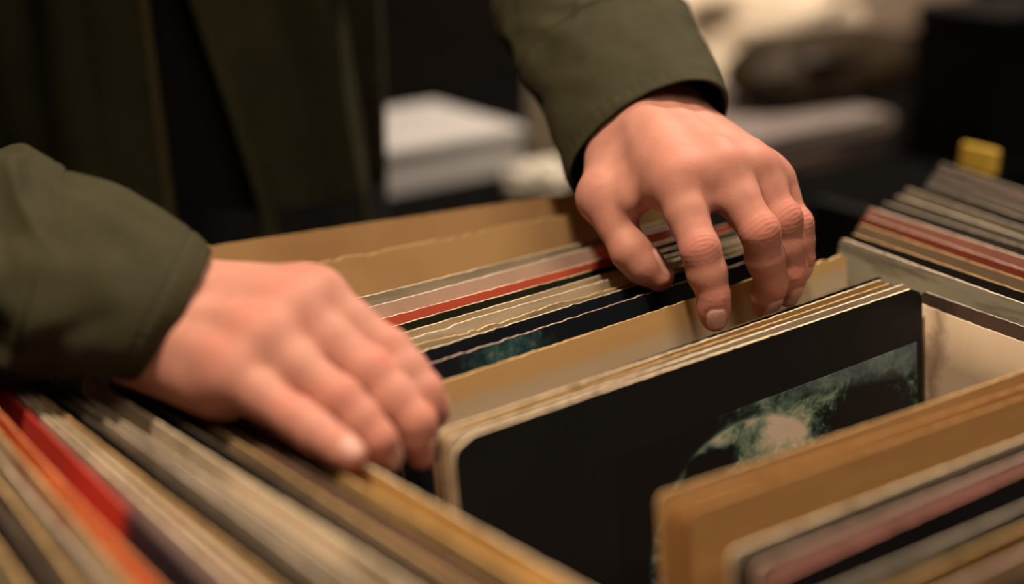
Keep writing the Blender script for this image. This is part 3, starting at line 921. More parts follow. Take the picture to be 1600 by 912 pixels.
# right hand of the person (left in the photo): depths along the optical axis
RHJ = {
    'wrist': [cp(215, 480, 0.583)],
    'index': [cp(490, 462, 0.566), cp(606, 549, 0.557), cp(663, 611, 0.550), cp(677, 645, 0.552)],
    'middle': [cp(452, 486, 0.553), cp(575, 583, 0.545), cp(650, 660, 0.541), cp(660, 708, 0.546)],
    'ring': [cp(408, 530, 0.538), cp(530, 624, 0.525), cp(590, 687, 0.523), cp(604, 716, 0.529)],
    'pinky': [cp(362, 584, 0.530), cp(462, 653, 0.514), cp(523, 694, 0.5045), cp(551, 712, 0.502)],
    'thumb': [cp(320, 470, 0.598), cp(420, 490, 0.600), cp(505, 540, 0.594), cp(560, 590, 0.585)],
    'thumb_nail': [Vector((0.3, 0.8, 0.3))],
}
# left hand of the person (right in the photo)
LHJ = {
    'wrist': [cp(1024, 176, 0.745)],
    'index': [cp(1052, 276, 0.664), cp(1094, 389, 0.648), cp(1115, 461, 0.653), cp(1116, 497, 0.657)],
    'middle': [cp(1122, 262, 0.672), cp(1187, 361, 0.660), cp(1205, 441, 0.6745), cp(1196, 479, 0.685)],
    'ring': [cp(1172, 262, 0.684), cp(1224, 341, 0.676), cp(1238, 424, 0.687), cp(1230, 461, 0.695)],
    'pinky': [cp(1205, 282, 0.698), cp(1245, 349, 0.692), cp(1252, 402, 0.698), cp(1250, 424, 0.702)],
    'thumb': [cp(962, 222, 0.738), cp(940, 308, 0.704), cp(985, 392, 0.690), cp(1030, 433, 0.690)],
    'thumb_nail': [Vector((0.85, -0.25, -0.45))],
}
HV = 0.0010
hands = [build_hand(RHJ, cp(105, 432, 0.582), HV, -1 if True else 1), build_hand(LHJ, cp(955, 112, 0.835), HV, 1)]


# arm and sleeve paths, from the cuff rim to the shoulder
def catmull(pts, n):
    """pts: (k, m) array -> n samples, uniform in index"""
    pts = np.asarray(pts, float)
    p = np.concatenate([[2 * pts[0] - pts[1]], pts, [2 * pts[-1] - pts[-2]]])
    out = []
    for s in np.linspace(0, len(pts) - 1, n):
        i = min(int(s), len(pts) - 2); t = s - i
        a, b, c, d = p[i], p[i + 1], p[i + 2], p[i + 3]
        out.append(0.5 * (2 * b + (c - a) * t + (2 * a - 5 * b + 4 * c - d) * t * t + (3 * b - a - 3 * c + d) * t ** 3))
    return np.array(out)


def pring(px, py, d, a, b):
    c = cp(px, py, d)
    return c, cp(px + a[0], py + a[1], d + a[2]) - c, cp(px + b[0], py + b[1], d + b[2]) - c


rsl = [pring(278, 489, 0.576, (53, -101, 0.013), (7, 5, -0.036)),
       pring(245, 472, 0.573, (57, -112, 0.017), (4, 3, -0.041)),
       pring(190, 450, 0.576, (61, -128, 0.019), (0, 2, -0.045)),
       pring(122, 430, 0.583, (52, -146, 0.020), (0, 2, -0.048)),
       pring(48, 418, 0.582, (40, -152, 0.022), (0, 0, -0.048)),
       pring(-35, 380, 0.600, (30, -150, 0.024), (0, 0, -0.050)),
       pring(-150, 345, 0.650, (10, -130, 0.026), (0, 0, -0.052))]
rext = [(Vector((-0.405, 0.80, 1.13)), 0.066), (Vector((-0.44, 0.93, 1.26)), 0.074), (Vector((-0.44, 1.03, 1.36)), 0.080)]
lsl = [pring(1013, 224, 0.735, (124, -46, 0.0), (20, -88, -0.026)),
       pring(985, 150, 0.775, (127, -42, 0.0), (15, -82, -0.028)),
       pring(950, 84, 0.815, (128, -38, 0.0), (12, -78, -0.030)),
       pring(921, 20, 0.855, (134, -34, 0.0), (10, -72, -0.028)),
       pring(890, -60, 0.900, (134, -30, 0.0), (10, -70, -0.030)),
       pring(845, -150, 0.950, (130, -26, 0.0), (10, -70, -0.030))]
lext = [(Vector((0.0, 1.02, 1.14)), 0.066), (Vector((-0.07, 1.04, 1.26)), 0.074), (Vector((-0.14, 1.04, 1.36)), 0.080)]


def build_body():
    """torso, neck, head, arms and legs under the clothes, one surface"""
    G = Grid((-0.66, 0.55, -0.01), (0.14, 1.36, 1.80), 0.0085)
    F0 = G.new()
    X = -0.30
    V3 = Vector
    ex = [(1, 0, 0), (0, 1, 0), (0, 0, 1)]
    ellip(G, F0, (X, 1.09, 0.90), ex, (0.125, 0.075, 0.12), 0.05)
    ellip(G, F0, (X, 1.08, 1.06), ex, (0.110, 0.065, 0.15), 0.05)
    ellip(G, F0, (X, 1.05, 1.26), ex, (0.125, 0.072, 0.15), 0.05)
    cone(G, F0, (X - 0.11, 1.045, 1.365), (X + 0.11, 1.045, 1.365), 0.042, 0.042, 0.04)
    cone(G, F0, (X, 1.04, 1.38), (X, 1.005, 1.50), 0.060, 0.055, 0.03)
    # head, looking down at the records
    hx = [(1, 0, 0), (0, math.cos(0.5), math.sin(0.5)), (0, -math.sin(0.5), math.cos(0.5))]
    hc = Vector((X, 0.985, 1.585))
    f = Vector(hx[1]) * -1; u = Vector(hx[2])
    ellip(G, F0, hc + u * 0.03 - f * 0.01, hx, (0.074, 0.095, 0.088), 0.03)
    ellip(G, F0, hc + f * 0.025 - u * 0.045, hx, (0.058, 0.062, 0.068), 0.03)
    cone(G, F0, hc + f * 0.088 + u * 0.010, hc + f * 0.108 - u * 0.028, 0.009, 0.014, 0.012)
    cone(G, F0, hc + f * 0.078 - u * 0.062 + V3((-0.018, 0, 0)), hc + f * 0.078 - u * 0.062 + V3((0.018, 0, 0)), 0.010, 0.010, 0.008)
    for s in (-1, 1):
        cone(G, F0, hc + f * 0.092 + u * 0.010 + V3((s * 0.032, 0, 0)), hc + f * 0.096 + u * 0.008 + V3((s * 0.034, 0, 0)), 0.012, 0.012, 0.008, True)
        cone(G, F0, hc + f * 0.074 + u * 0.008 + V3((s * 0.032, 0, 0)), hc + f * 0.075 + u * 0.008 + V3((s * 0.033, 0, 0)), 0.012, 0.012, 0.004)
        cone(G, F0, hc + V3((s * 0.078, 0, 0)) + u * 0.02, hc + V3((s * 0.076, 0, 0)) - u * 0.02, 0.014, 0.010, 0.006)
        cone(G, F0, (X + s * 0.085, 1.09, 0.88), (X + s * 0.095, 1.07, 0.49), 0.085, 0.056, 0.04)
        cone(G, F0, (X + s * 0.095, 1.07, 0.49), (X + s * 0.100, 1.11, 0.09), 0.055, 0.038, 0.03)
        cone(G, F0, (X + s * 0.100, 1.13, 0.045), (X + s * 0.112, 0.93, 0.035), 0.040, 0.032, 0.03)
    for rings, ext, first in ((rsl, rext, 2), (lsl, lext, 2)):
        pts = catmull([tuple(c) for c, a, b in rings] + [tuple(c) for c, r in ext], 60)
        pts = pts[int(first * 59 / (len(rings) + len(ext) - 1)):]
        n = len(pts)
        for q in range(0, n - 1, 2):
            e = min(q + 2, n - 1)
            r0, r1 = (0.0115 + 0.003 * t / n for t in (q, e))
            cone(G, F0, pts[q], pts[e], r0, r1, 0.006)
    V, Q = surface_nets(G, F0)
    V = smooth_v(V, Q, 4, 0.5)
    return V, Q, np.zeros(len(V)), np.zeros(len(V))


def skin_material():
    m, nt, b = new_mat('skin')
    co = objco(nt)
    a1 = nt.nodes.new('ShaderNodeAttribute'); a1.attribute_name = 'flush'
    a2 = nt.nodes.new('ShaderNodeAttribute'); a2.attribute_name = 'nail'
    n1 = noise_node(nt, 60, 5, 0.6, co)
    n2 = noise_node(nt, 22, 3, 0.5, objco(nt, (1, 1, 1), (4, 2, 1)))
    c = ramp(nt, n1, [(0.3, (0.45, 0.203, 0.157)), (0.7, (0.54, 0.258, 0.203))])
    c = mixc(nt, ramp(nt, n2, [(0.45, (0, 0, 0)), (0.75, (0.4, 0.4, 0.4))]), c, (0.58, 0.235, 0.18))
    c = mixc(nt, math_n(nt, 'MULTIPLY', a1.outputs['Fac'], 0.55), c, (0.56, 0.17, 0.135))
    nl = ramp(nt, n1, [(0.3, (0.66, 0.36, 0.32)), (0.7, (0.72, 0.43, 0.38))])
    c = mixc(nt, a2.outputs['Fac'], c, nl)
    nt.links.new(c, b.inputs['Base Color'])
    nt.links.new(ramp(nt, a2.outputs['Fac'], [(0.2, (0.58, 0.58, 0.58)), (0.9, (0.30, 0.30, 0.30))]), b.inputs['Roughness'])
    b.inputs['Specular IOR Level'].default_value = 0.26
    b.inputs['Subsurface Weight'].default_value = 0.14
    b.inputs['Subsurface Radius'].default_value = (1.0, 0.35, 0.2)
    b.inputs['Subsurface Scale'].default_value = 0.003
    # fine pores and lines
    v = nt.nodes.new('ShaderNodeTexVoronoi'); v.inputs['Scale'].default_value = 900
    nt.links.new(co, v.inputs['Vector'])
    hgt = math_n(nt, 'ADD', math_n(nt, 'MULTIPLY', v.outputs['Distance'], 0.5), math_n(nt, 'MULTIPLY', noise_node(nt, 300, 4, 0.6, co), 0.8))
    bn = nt.nodes.new('ShaderNodeBump')
    bn.inputs['Strength'].default_value = 0.16
    bn.inputs['Distance'].default_value = 0.0006
    nt.links.new(hgt, bn.inputs['Height'])
    nt.links.new(bn.outputs[0], b.inputs['Normal'])
    return m


skin = skin_material()
pieces = hands + [build_body()]
Vs = []; Qs = []; A1 = []; A2 = []; off = 0
for V, Q, fl, nl in pieces:
    Vs.append(V); Qs.append(Q + off); A1.append(fl); A2.append(nl); off += len(V)
Vs = np.concatenate(Vs); Qs = np.concatenate(Qs)
me = bpy.data.meshes.new('person')
me.vertices.add(len(Vs)); me.vertices.foreach_set('co', Vs.astype(np.float32).ravel())
me.loops.add(Qs.size); me.loops.foreach_set('vertex_index', Qs.astype(np.int32).ravel())
me.polygons.add(len(Qs)); me.polygons.foreach_set('loop_start', np.arange(0, Qs.size, 4, dtype=np.int32))
me.update(calc_edges=True)
me.validate()
for nm, arr in (('flush', A1), ('nail', A2)):
    at = me.attributes.new(nm, 'FLOAT', 'POINT')
    at.data.foreach_set('value', np.concatenate(arr).astype(np.float32))
person = link('person', me, skin)
tag(person, 'person in an open olive jacket leafing through record sleeves with both hands', 'person')


# clothes -----------------------------------------------------------
def cloth(name, col, rough=0.85, scale=1400, var=0.18, bstr=0.25):
    m, nt, b = new_mat(name)
    co = objco(nt)
    f = noise_node(nt, 26, 5, 0.6, co)
    c = ramp(nt, f, [(0.3, tuple(x * (1 - var) for x in col)), (0.7, tuple(x * (1 + var) for x in col))])
    c = mixc(nt, ramp(nt, noise_node(nt, 500, 3, 0.6, objco(nt, (1, 1, 0.3))), [(0.5, (0, 0, 0)), (0.8, (0.35, 0.35, 0.35))]), c, tuple(x * 1.5 for x in col))
    nt.links.new(c, b.inputs['Base Color'])
    b.inputs['Roughness'].default_value = rough
    b.inputs['Specular IOR Level'].default_value = 0.15
    b.inputs['Sheen Weight'].default_value = 0.04
    b.inputs['Sheen Roughness'].default_value = 0.5
    b.inputs['Sheen Tint'].default_value = c4(tuple(min(1, x * 6) for x in col))
    w = noise_node(nt, scale, 2, 0.5, co)
    bump(nt, b, w, bstr, 0.0005)
    return m


OLIVE = (0.036, 0.034, 0.0175)
olive = cloth('olive_cotton', OLIVE)
olive_d = cloth('olive_cotton_seam', (0.040, 0.033, 0.016))
lining = cloth('dark_lining', (0.012, 0.010, 0.009))
black_knit = cloth('black_knit', (0.006, 0.006, 0.006))
trouser = cloth('black_trousers', (0.010, 0.010, 0.011))
hair_m = plain('dark_brown_hair', (0.02, 0.012, 0.007), 0.5, 0.3, 200, 0.4)
brass = plain('dull_brass', (0.24, 0.185, 0.095), 0.45, 0.5, 300, 0.3, 0.6)


def sleeve_tube(rings, extra, seamlen, seed, parent, fold_amp=1.0):
    """rings: (center, a, b) in world space starting at the cuff rim"""
    R = [np.concatenate([A3(c), A3(a), A3(b)]) for c, a, b in rings]
    for c, rr in extra:                                        # further rings by parallel transport
        c = A3(c); pc, pa, pb = R[-1][:3], R[-1][3:6], R[-1][6:]
        t = unit(c - pc)
        a = pa - t * (pa @ t); b = np.cross(t, a)
        if b @ pb < 0: b = -b
        R.append(np.concatenate([c, unit(a) * rr, unit(b) * rr]))
    nR, nA = 170, 144
    S = catmull(R, nR)
    dl = np.linalg.norm(np.diff(S[:, :3], axis=0), axis=1); Lc = np.concatenate([[0], np.cumsum(dl)])
    th = np.linspace(0, 2 * PI, nA, endpoint=False)
    vs = []
    # lining first: from 4 cm inside out to the rim, then the outer face
    inner = [(0.035, 0.90), (0.02, 0.92), (0.008, 0.945), (0.002, 0.955)]
    for d, sc in inner:
        i = int(np.searchsorted(Lc, d)); i = min(i, nR - 1)
        for t in th: vs.append(S[i, :3] + sc * (math.cos(t) * S[i, 3:6] + math.sin(t) * S[i, 6:]))
    for i in range(nR):
        l = Lc[i]
        tg = unit(S[min(i + 1, nR - 1), :3] - S[max(i - 1, 0), :3])
        for t in th:
            d = math.cos(t) * S[i, 3:6] + math.sin(t) * S[i, 6:]
            dn = unit(d)
            p = S[i, :3] + d
            w = min(1, l / 0.05)
            n1 = noise.noise((math.cos(t) * 1.3 + seed, math.sin(t) * 1.3, l * 14))
            n2 = noise.noise((math.cos(t) * 2.6 + seed, math.sin(t) * 2.6 + l * 20, l * 26 + 7))
            n3 = noise.noise((p[0] * 90, p[1] * 90 + seed, p[2] * 90))
            fold = math.sin((l * 75 + 1.4 * math.sin(t + seed) + 2.0 * n1) * 1.0)
            crease = 1 - abs(noise.noise((math.cos(t + l * 12) * 1.6 + seed * 2, math.sin(t + l * 12) * 1.6, l * 17)))
            q = 0.0022 * w * n1 + 0.0026 * w * n2 * fold_amp + 0.0005 * n3 + fold_amp * max(0, min(1, (l - seamlen * 0.8) / 0.04)) * (0.0026 * fold + 0.0048 * (crease ** 3 - 0.6))
            # puckers of the hem, the hem's stitched line and the cuff seam
            pk = 0.00035 * math.sin(t * 46 + 2 * n2) * math.exp(-((l - 0.010) / 0.006) ** 2)
            q += pk - 0.0008 * math.exp(-((l - 0.0115) / 0.0011) ** 2) - 0.0011 * math.exp(-((l - seamlen) / 0.0013) ** 2) - 0.0007 * math.exp(-((l - seamlen - 0.006) / 0.0010) ** 2)
            q += 0.0009 * (l > seamlen + 0.0008) * math.exp(-((l - seamlen) / 0.01) ** 2)
            if l < 0.002: q -= 0.0008 * (1 - l / 0.002)
            vs.append(p + dn * q)
    fs = []; mi = []
    n = len(inner) + nR
    for i in range(n - 1):
        for k in range(nA):
            k2 = (k + 1) % nA
            fs.append((i * nA + k, i * nA + k2, (i + 1) * nA + k2, (i + 1) * nA + k))
            mi.append(1 if i < len(inner) - 1 else 0)
    cut = len(inner) + int(np.searchsorted(Lc, seamlen + 0.0006))

    def piece(name, keep, par):
        bm = bmesh.new()
        bv = [bm.verts.new(tuple(v)) for v in vs]
        for f, m_ in zip(fs, mi):
            if keep(f[0] // nA):
                q = bm.faces.new([bv[t] for t in f]); q.material_index = m_
        bmesh.ops.delete(bm, geom=[v for v in bm.verts if not v.link_faces], context='VERTS')
        return link(name, bm_mesh(name, bm), [olive, lining], par)
    sl_ = piece('jacket_sleeve', lambda r: r >= cut, parent)
    piece('cuff', lambda r: r < cut, sl_)
    return sl_


# jacket body: an open front shell around the torso
TX, TY = -0.312, 1.085


def torso_pt(ang, z, rx, ry):
    """ang measured from the front, positive to the person's left (right in the photo)"""
    s = (z - 1.0)
    sp = lambda v: math.copysign(abs(v) ** 0.85, v)
    return np.array([TX + rx * sp(math.sin(ang)), TY - 0.10 * s - ry * sp(math.cos(ang)), z])


def shell(name, mats, a0f, a1f, z0, z1, rxf, ryf, fold, th, parent, nA=220, nZ=60):
    vs = []; fs = []
    for s in (0, 1):
        for i in range(nZ + 1):
            z = z0 + (z1 - z0) * i / nZ
            a0, a1 = a0f(z), a1f(z)
            for k in range(nA + 1):
                a = a0 + (a1 - a0) * k / nA
                g = fold(a, z, k / nA)
                vs.append(torso_pt(a, z, rxf(z) + g - s * th, ryf(z) + g - s * th))
    st = (nZ + 1) * (nA + 1)
    I = lambda s, i, k: s * st + i * (nA + 1) + k
    for i in range(nZ):
        for k in range(nA):
            fs.append((I(0, i, k), I(0, i, k + 1), I(0, i + 1, k + 1), I(0, i + 1, k)))
            fs.append((I(1, i, k), I(1, i + 1, k), I(1, i + 1, k + 1), I(1, i, k + 1)))
        for k in (0, nA): fs.append((I(0, i, k), I(0, i + 1, k), I(1, i + 1, k), I(1, i, k)))
    for k in range(nA):
        for i in (0, nZ): fs.append((I(0, i, k), I(0, i, k + 1), I(1, i, k + 1), I(1, i, k)))
    me = pydata(name, vs, fs)
    bm = bmesh.new(); bm.from_mesh(me); bmesh.ops.recalc_face_normals(bm, faces=bm.faces); bm.to_mesh(me); bm.free()
    return link(name, me, mats, parent)


def ang_at(px, z, ry):
    """front angle whose point shows at photo column px"""
    best = None
    for k in range(-140, 141):
        a = k * 0.01
        p = torso_pt(a, z, 0.192, ry)
        v = Vector(p) - CAM
        x = 800 + FPX * v.x / v.dot(FWD)
        if best is None or abs(x - px) < best[0]: best = (abs(x - px), a)
    return best[1]


JR, JL = ang_at(241, 0.99, 0.125), (ang_at(302, 1.055, 0.125), ang_at(398, 0.90, 0.125))


def jfold(a, z, f):
    x = a * 0.2
    g = 0
    if f < 0.5:      # the side left in the photo
        g += 0.008 * math.sin((a + 0.2) * 11 + 0.8 * noise.noise((1, z * 6, 0)))
        g += 0.004 * math.sin(a * 23 + z * 3)
        e = a - (2 * PI - abs(a)) * 0
    else:
        q = a - 0.35 - (0.98 - z) * 1.3
        g += 0.010 * math.sin(q * 9.5 + 1.0) + 0.004 * math.sin(q * 21)
    g += 0.004 * noise.noise((a * 3, z * 7, 4))
    return g


a_left0 = JR + 0.0
jacket = shell('jacket', olive,
               lambda z: (JL[0] + (JL[1] - JL[0]) * min(1.0, max(-0.6, (1.055 - z) / 0.155)) ** 1), lambda z: 2 * PI + JR, 0.72, 1.44,
               lambda z: 0.192 - 0.115 * max(0, (z - 1.28) / 0.16) ** 2, lambda z: 0.125 - 0.052 * max(0, (z - 1.28) / 0.16) ** 2,
               lambda a, z, f: jfold(a if f < 0.5 else a - 2 * PI, z, 1 - f), 0.004, person)
# zip on the edge of the jacket (left in the photo)
bm = bmesh.new()
for i in range(300):
    z = 0.73 + i * 0.0022
    a = 2 * PI + JR
    p = torso_pt(a, z, 0.192 + jfold(a - 2 * PI, z, 0), 0.125 + jfold(a - 2 * PI, z, 0))
    box_bm(bm, p + np.array([-0.0005, -0.0035, 0]), p + np.array([0.0050, 0.0005, 0.0014]))
link('zipper', bm_mesh('zipper', bm), brass, jacket, smooth=False)
# facing strip beside the zip
vs = []; fs = []
for i in range(61):
    z = 0.72 + 0.68 * i / 60
    for da, o in ((-0.16, 0.0008), (-0.15, 0.0045), (-0.03, 0.0050), (-0.012, 0.0006)):
        a = JR + da
        g = jfold(a, z, 0)
        vs.append(torso_pt(a, z, 0.192 + g + o, 0.125 + g + o))
for i in range(60):
    for k in range(3): fs.append((i * 4 + k, i * 4 + k + 1, (i + 1) * 4 + k + 1, (i + 1) * 4 + k))
link('zip_facing', pydata('zip_facing', vs, fs), olive, jacket)

sleeve_tube(rsl, rext,
            0.070, 1.7, person, 1.7)
sleeve_tube(lsl, lext,
            0.115, 5.1, person, 1.0)

shell('shirt', black_knit, lambda z: -PI, lambda z: PI, 0.74, 1.42, lambda z: 0.170 - 0.10 * max(0, (z - 1.30) / 0.12) ** 2,
      lambda z: 0.112 - 0.05 * max(0, (z - 1.30) / 0.12) ** 2, lambda a, z, f: 0.003 * noise.noise((math.sin(a) * 4, math.cos(a) * 4, z * 8)), 0.003, person, 120, 40)
# trousers and shoes, out of sight behind the bin
for s in (-1, 1):
    vs = []; fs = []
    n = 40
    rows = [(0.90, 0.085, 0.105, 1.09), (0.70, 0.088, 0.100, 1.085), (0.49, 0.096, 0.078, 1.075), (0.25, 0.100, 0.066, 1.10), (0.06, 0.103, 0.062, 1.115)]
    for z, x, r, y in rows:
        for k in range(n):
            t = 2 * PI * k / n
            vs.append((-0.30 + s * x + (r if s * math.cos(t) > 0 else min(r, x - 0.002)) * math.cos(t), y + r * 1.05 * math.sin(t), z))
    for i in range(len(rows) - 1):
        for k in range(n): fs.append((i * n + k, i * n + (k + 1) % n, (i + 1) * n + (k + 1) % n, (i + 1) * n + k))
    link('trouser_leg', pydata('trouser_leg', vs, fs), trouser, person)
# short hair
bm = bmesh.new()
bmesh.ops.create_uvsphere(bm, u_segments=48, v_segments=32, radius=1)
hc = Vector((-0.30, 0.985, 1.585)); rot = Matrix.Rotation(0.5, 3, 'X')
for v in bm.verts:
    d = v.co.copy()
    k = 1 + 0.05 * noise.noise(d * 6)
    v.co = hc + rot @ Vector((d.x * 0.080 * k, 0.014 + d.y * 0.100 * k, 0.036 + d.z * 0.092 * k))
bmesh.ops.delete(bm, geom=[v for v in bm.verts if (rot.inverted() @ (v.co - hc)).z < 0.035 - 0.45 * max(0, (rot.inverted() @ (v.co - hc)).y + 0.05) or (rot.inverted() @ (v.co - hc)).z < -0.03], context='VERTS')
link('hair', bm_mesh('hair', bm), hair_m, person)

# ------------------------------------------------------------------ behind: a table with things on it
TZ = 0.74
table_black = plain('matt_black_table', (0.005, 0.005, 0.005), 0.95, 0.02, 30)
tb = empty('display_table', uv(0, 0), AU)
tag(tb, 'black display table behind the person, carrying white box and paper bags', 'table')
box('table_top', (0.70, 0.93, TZ - 0.03), (2.9, 1.95, TZ), table_black, tb)
for sx in (0.75, 2.8):
    for sy in (0.98, 1.85):
        box('leg', (sx, sy, 0), (sx + 0.05, sy + 0.05, TZ - 0.03), black_wood, tb)


def local_thing(name, u, v, z, label, cat, group=None, rz=0.0):
    t = empty(name, uv(u, v, z), AU + rz)
    tag(t, label, cat, group)
    return t


white_m = plain('white_card', (0.62, 0.60, 0.60), 0.6, 0.25, 12, 0.06)
p = on_plane(590, 315, TZ)
wb = local_thing('cardboard_box', p.dot(DU) - 0.10, p.dot(DV), TZ, 'long flat white cardboard box on the black table behind the jacket', 'box')
bm = bmesh.new(); box_bm(bm, (0, 0, 0), (0.335, 0.21, 0.048), 0.004); link('box_body', bm_mesh('box_body', bm), white_m, wb, smooth=False)
bm = bmesh.new(); box_bm(bm, (-0.003, -0.003, 0.0485), (0.338, 0.213, 0.066), 0.005); link('box_lid', bm_mesh('box_lid', bm), white_m, wb, smooth=False)
# dark grey record player case behind the box
p = on_plane(640, 150, TZ)


def lump(name, mat, r, seed, amp, freq, flat=0.0, sub=5, sq=1.0):
    """crumpled rounded body resting on z = 0"""
    bm = bmesh.new()
    bmesh.ops.create_icosphere(bm, subdivisions=sub, radius=1)
    for v in bm.verts:
        d = v.co.normalized()
        k = 1 + amp * noise.noise(d * freq + Vector((seed, 0, 0))) + 0.5 * amp * abs(noise.noise(d * freq * 2.3 + Vector((0, seed, 0)))) + 0.25 * amp * noise.noise(d * freq * 5 + Vector((0, 0, seed)))
        q = Vector((math.copysign(abs(d.x) ** sq, d.x) * r[0], math.copysign(abs(d.y) ** sq, d.y) * r[1], math.copysign(abs(d.z) ** sq, d.z) * r[2])) * k
        q.z = max(q.z + r[2] * 0.9, 0.0)
        v.co = q
    return bm_mesh(name, bm)


cream_paper = plain('cream_paper', (0.80, 0.68, 0.49), 0.8, 0.1, 18, 0.12)
cream_cloth = plain('cream_cotton', (0.74, 0.62, 0.48), 0.9, 0.05, 14, 0.15)
yellow_m = plain('yellow_card', (0.85, 0.55, 0.08), 0.6, 0.2, 30, 0.1)
brown_m = plain('dark_brown_leather', (0.026, 0.016, 0.007), 0.6, 0.25, 30, 0.3)
beige_m = plain('beige_board', (0.50, 0.38, 0.29), 0.8, 0.1, 6, 0.1)


def paper_bag(u, v, w, d, h, label, mat, rim):
    t = local_thing('paper_bag', u, v, TZ, label, 'bag')
    nx = 16
    per = []
    for (x0, y0, x1, y1) in ((0, 0, w, 0), (w, 0, w, d), (w, d, 0, d), (0, d, 0, 0)):
        for i in range(nx): per.append((x0 + (x1 - x0) * i / nx, y0 + (y1 - y0) * i / nx))
    def ring(z, sc, seed):
        r = []
        for x, y in per:
            g = 0.006 * noise.noise((x * 30 + seed, y * 30, z * 18))
            r.append(((x - w / 2) * sc + g, (y - d / 2) * sc + g, z + 0.004 * noise.noise((x * 40, y * 40, seed)) * (z > 0)))
        return r
    zs = [h * i / 14 for i in range(15)]
    vs = []; fs = []
    for z in zs: vs += ring(z, 1 - 0.06 * z / h, 1)
    n = len(per)
    for i in range(14):
        for k in range(n): fs.append((i * n + k, i * n + (k + 1) % n, (i + 1) * n + (k + 1) % n, (i + 1) * n + k))
    fs.append(tuple(reversed(range(n))))
    o = link('bag_body', pydata('bag_body', vs, fs), mat, t)
    md = o.modifiers.new('thickness', 'SOLIDIFY'); md.thickness = 0.001
    vs = ring(h + 0.002, 0.945, 1) + ring(h - 0.024, 0.965, 1)
    vs = [(x * 1.012, y * 1.03, z) for x, y, z in vs]
    fs = [(n + k, n + (k + 1) % n, (k + 1) % n, k) for k in range(n)]
    o = link('folded_rim', pydata('folded_rim', vs, fs), rim, t)
    md = o.modifiers.new('thickness', 'SOLIDIFY'); md.thickness = 0.001


paper_bag(1.185, -1.36, 0.12, 0.10, 0.150, 'cream paper bag with a yellow rim, half behind the raised sleeve', cream_paper, yellow_m)
pos = on_plane(845, 303, TZ)
o = link('crumpled_paper', lump('crumpled_paper', None, (0.048, 0.036, 0.022), 3.0, 0.35, 2.2), plain('white_tissue', (0.74, 0.68, 0.58), 0.8, 0.1), None)
o.location = pos; o.rotation_euler = (0, 0, AU)
tag(o, 'small crumpled white paper on the table right of the white box', 'paper')

# big cream tote bag slumped on the table, a dark bag in front of it
tote = local_thing('tote_bag', 1.70, -1.58, TZ, 'slumped cream cotton tote bag on the black table, right of the raised arm', 'bag')
link('bag_body', lump('bag_body', None, (0.27, 0.14, 0.125), 8.0, 0.28, 1.6, sq=0.8), cream_cloth, tote)
bm = bmesh.new()
pts = [Vector((-0.10, -0.06, 0.21)), Vector((-0.09, -0.08, 0.27)), Vector((-0.02, -0.10, 0.30)), Vector((0.05, -0.10, 0.27)), Vector((0.07, -0.07, 0.20))]
C = catmull([tuple(q) for q in pts], 30)
vs = []; fs = []
for q in C:
    for dx, dz in ((-0.002, -0.012), (0.002, -0.012), (0.002, 0.012), (-0.002, 0.012)): vs.append((q[0] + dx, q[1] + dx, q[2] + dz))
for i in range(29):
    for k in range(4): fs.append((i * 4 + k, i * 4 + (k + 1) % 4, i * 4 + 4 + (k + 1) % 4, i * 4 + 4 + k))
bm.free()
link('handle', pydata('handle', vs, fs), cream_cloth, tote)

board = local_thing('poster_board', 2.02, -1.80, TZ, 'beige board standing upright at the back of the table', 'board')
bm = bmesh.new(); box_bm(bm, (-0.22, 0, 0), (0.80, 0.012, 0.42), 0.003); link('board_face', bm_mesh('board_face', bm), beige_m, board, smooth=False)

# flat pile of record sleeves
GP = 'record sleeves lying in a flat pile on the back table'
p = on_plane(1165, 296, TZ)
PC = [(0.10, 0.075, 0.065), (0.30, 0.20, 0.17), (0.05, 0.04, 0.04), (0.26, 0.19, 0.16), (0.34, 0.24, 0.21), (0.07, 0.06, 0.055), (0.32, 0.28, 0.25), (0.20, 0.15, 0.14), (0.42, 0.36, 0.33), (0.24, 0.20, 0.19)]
PL = ['charcoal sleeve at the bottom of the flat pile', 'dull pink sleeve, second from the bottom of the flat pile', 'black sleeve, third from the bottom of the flat pile',
      'pinkish tan sleeve, fourth from the bottom of the flat pile', 'rosy sleeve in the middle of the flat pile', 'dark grey sleeve just above the middle of the flat pile',
      'pale grey sleeve, fourth from the top of the flat pile', 'mauve grey sleeve, third from the top of the flat pile', 'whitish sleeve, second from the top of the flat pile', 'grey sleeve on top of the flat pile']
rnd = random.Random(4)
z = TZ + 0.0003
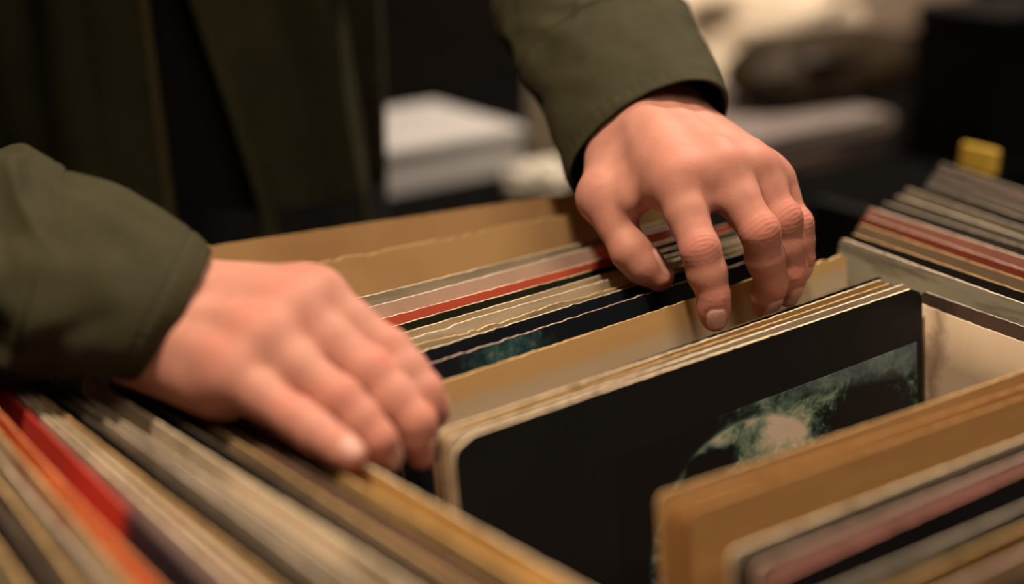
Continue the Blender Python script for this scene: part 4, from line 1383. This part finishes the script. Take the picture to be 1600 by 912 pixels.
for k, (c, lab) in enumerate(zip(PC, PL)):
    me = sleeve_mesh(SH, SH, 0.0034, 0.0, (), 200 + k)
    mt = plain('pile_sleeve', c, 0.6, 0.2, 20, 0.15)
    o = link('record_sleeve', me, [mt, mt], None, smooth=False)
    a = AU + rnd.uniform(-0.03, 0.03)
    q = uv(p.dot(DU) + SH / 2 + rnd.uniform(-0.008, 0.008), p.dot(DV) - 0.004, 0)
    # lay flat: local y becomes up
    M = Matrix.Rotation(a, 4, 'Z') @ Matrix.Rotation(-PI / 2, 4, 'X')
    M = Matrix.Rotation(a, 4, 'Z') @ Matrix(((1, 0, 0, 0), (0, 0, 1, 0), (0, -1, 0, 0), (0, 0, 0, 1)))
    o.matrix_world = Matrix.Translation(Vector((q.x, q.y, z + 0.0031))) @ M
    z += 0.0062
    tag(o, lab, 'record', GP)

dbag = local_thing('leather_bag', 1.56, -1.235, z, 'dark brown leather bag lying on the flat pile in front of the cream tote bag', 'bag')
link('bag_body', lump('bag_body', None, (0.17, 0.085, 0.050), 5.0, 0.18, 1.5, sq=0.75), brown_m, dbag)

# black storage box at the right edge
sb = local_thing('storage_box', 1.565, -0.945, TZ, 'black storage box standing on the back table at the right edge of the photo', 'box')
bm = bmesh.new(); box_bm(bm, (0, 0, 0), (0.32, 0.135, 0.185), 0.004); link('box_body', bm_mesh('box_body', bm), black_wood, sb, smooth=False)
bm = bmesh.new(); box_bm(bm, (-0.003, -0.003, 0.1855), (0.323, 0.138, 0.214), 0.005); link('box_lid', bm_mesh('box_lid', bm), black_wood, sb, smooth=False)

# yellow index card standing behind the last sleeve of the right compartment
q = cp(1533, 228, 1.03)
yc = empty('index_card', (q.x, q.y, ZB), math.radians(-57))
tag(yc, 'small yellow index card standing behind the right compartment sleeves', 'card')
hgt = q.z - ZB
bm = bmesh.new(); box_bm(bm, (-0.011, -0.0015, 0.0005), (0.011, 0.0015, hgt - 0.022), 0.001); link('stem', bm_mesh('stem', bm), yellow_m, yc, smooth=False)
bm = bmesh.new(); box_bm(bm, (-0.018, -0.003, hgt - 0.022), (0.018, 0.003, hgt), 0.0025); link('tab', bm_mesh('tab', bm), yellow_m, yc, smooth=False)
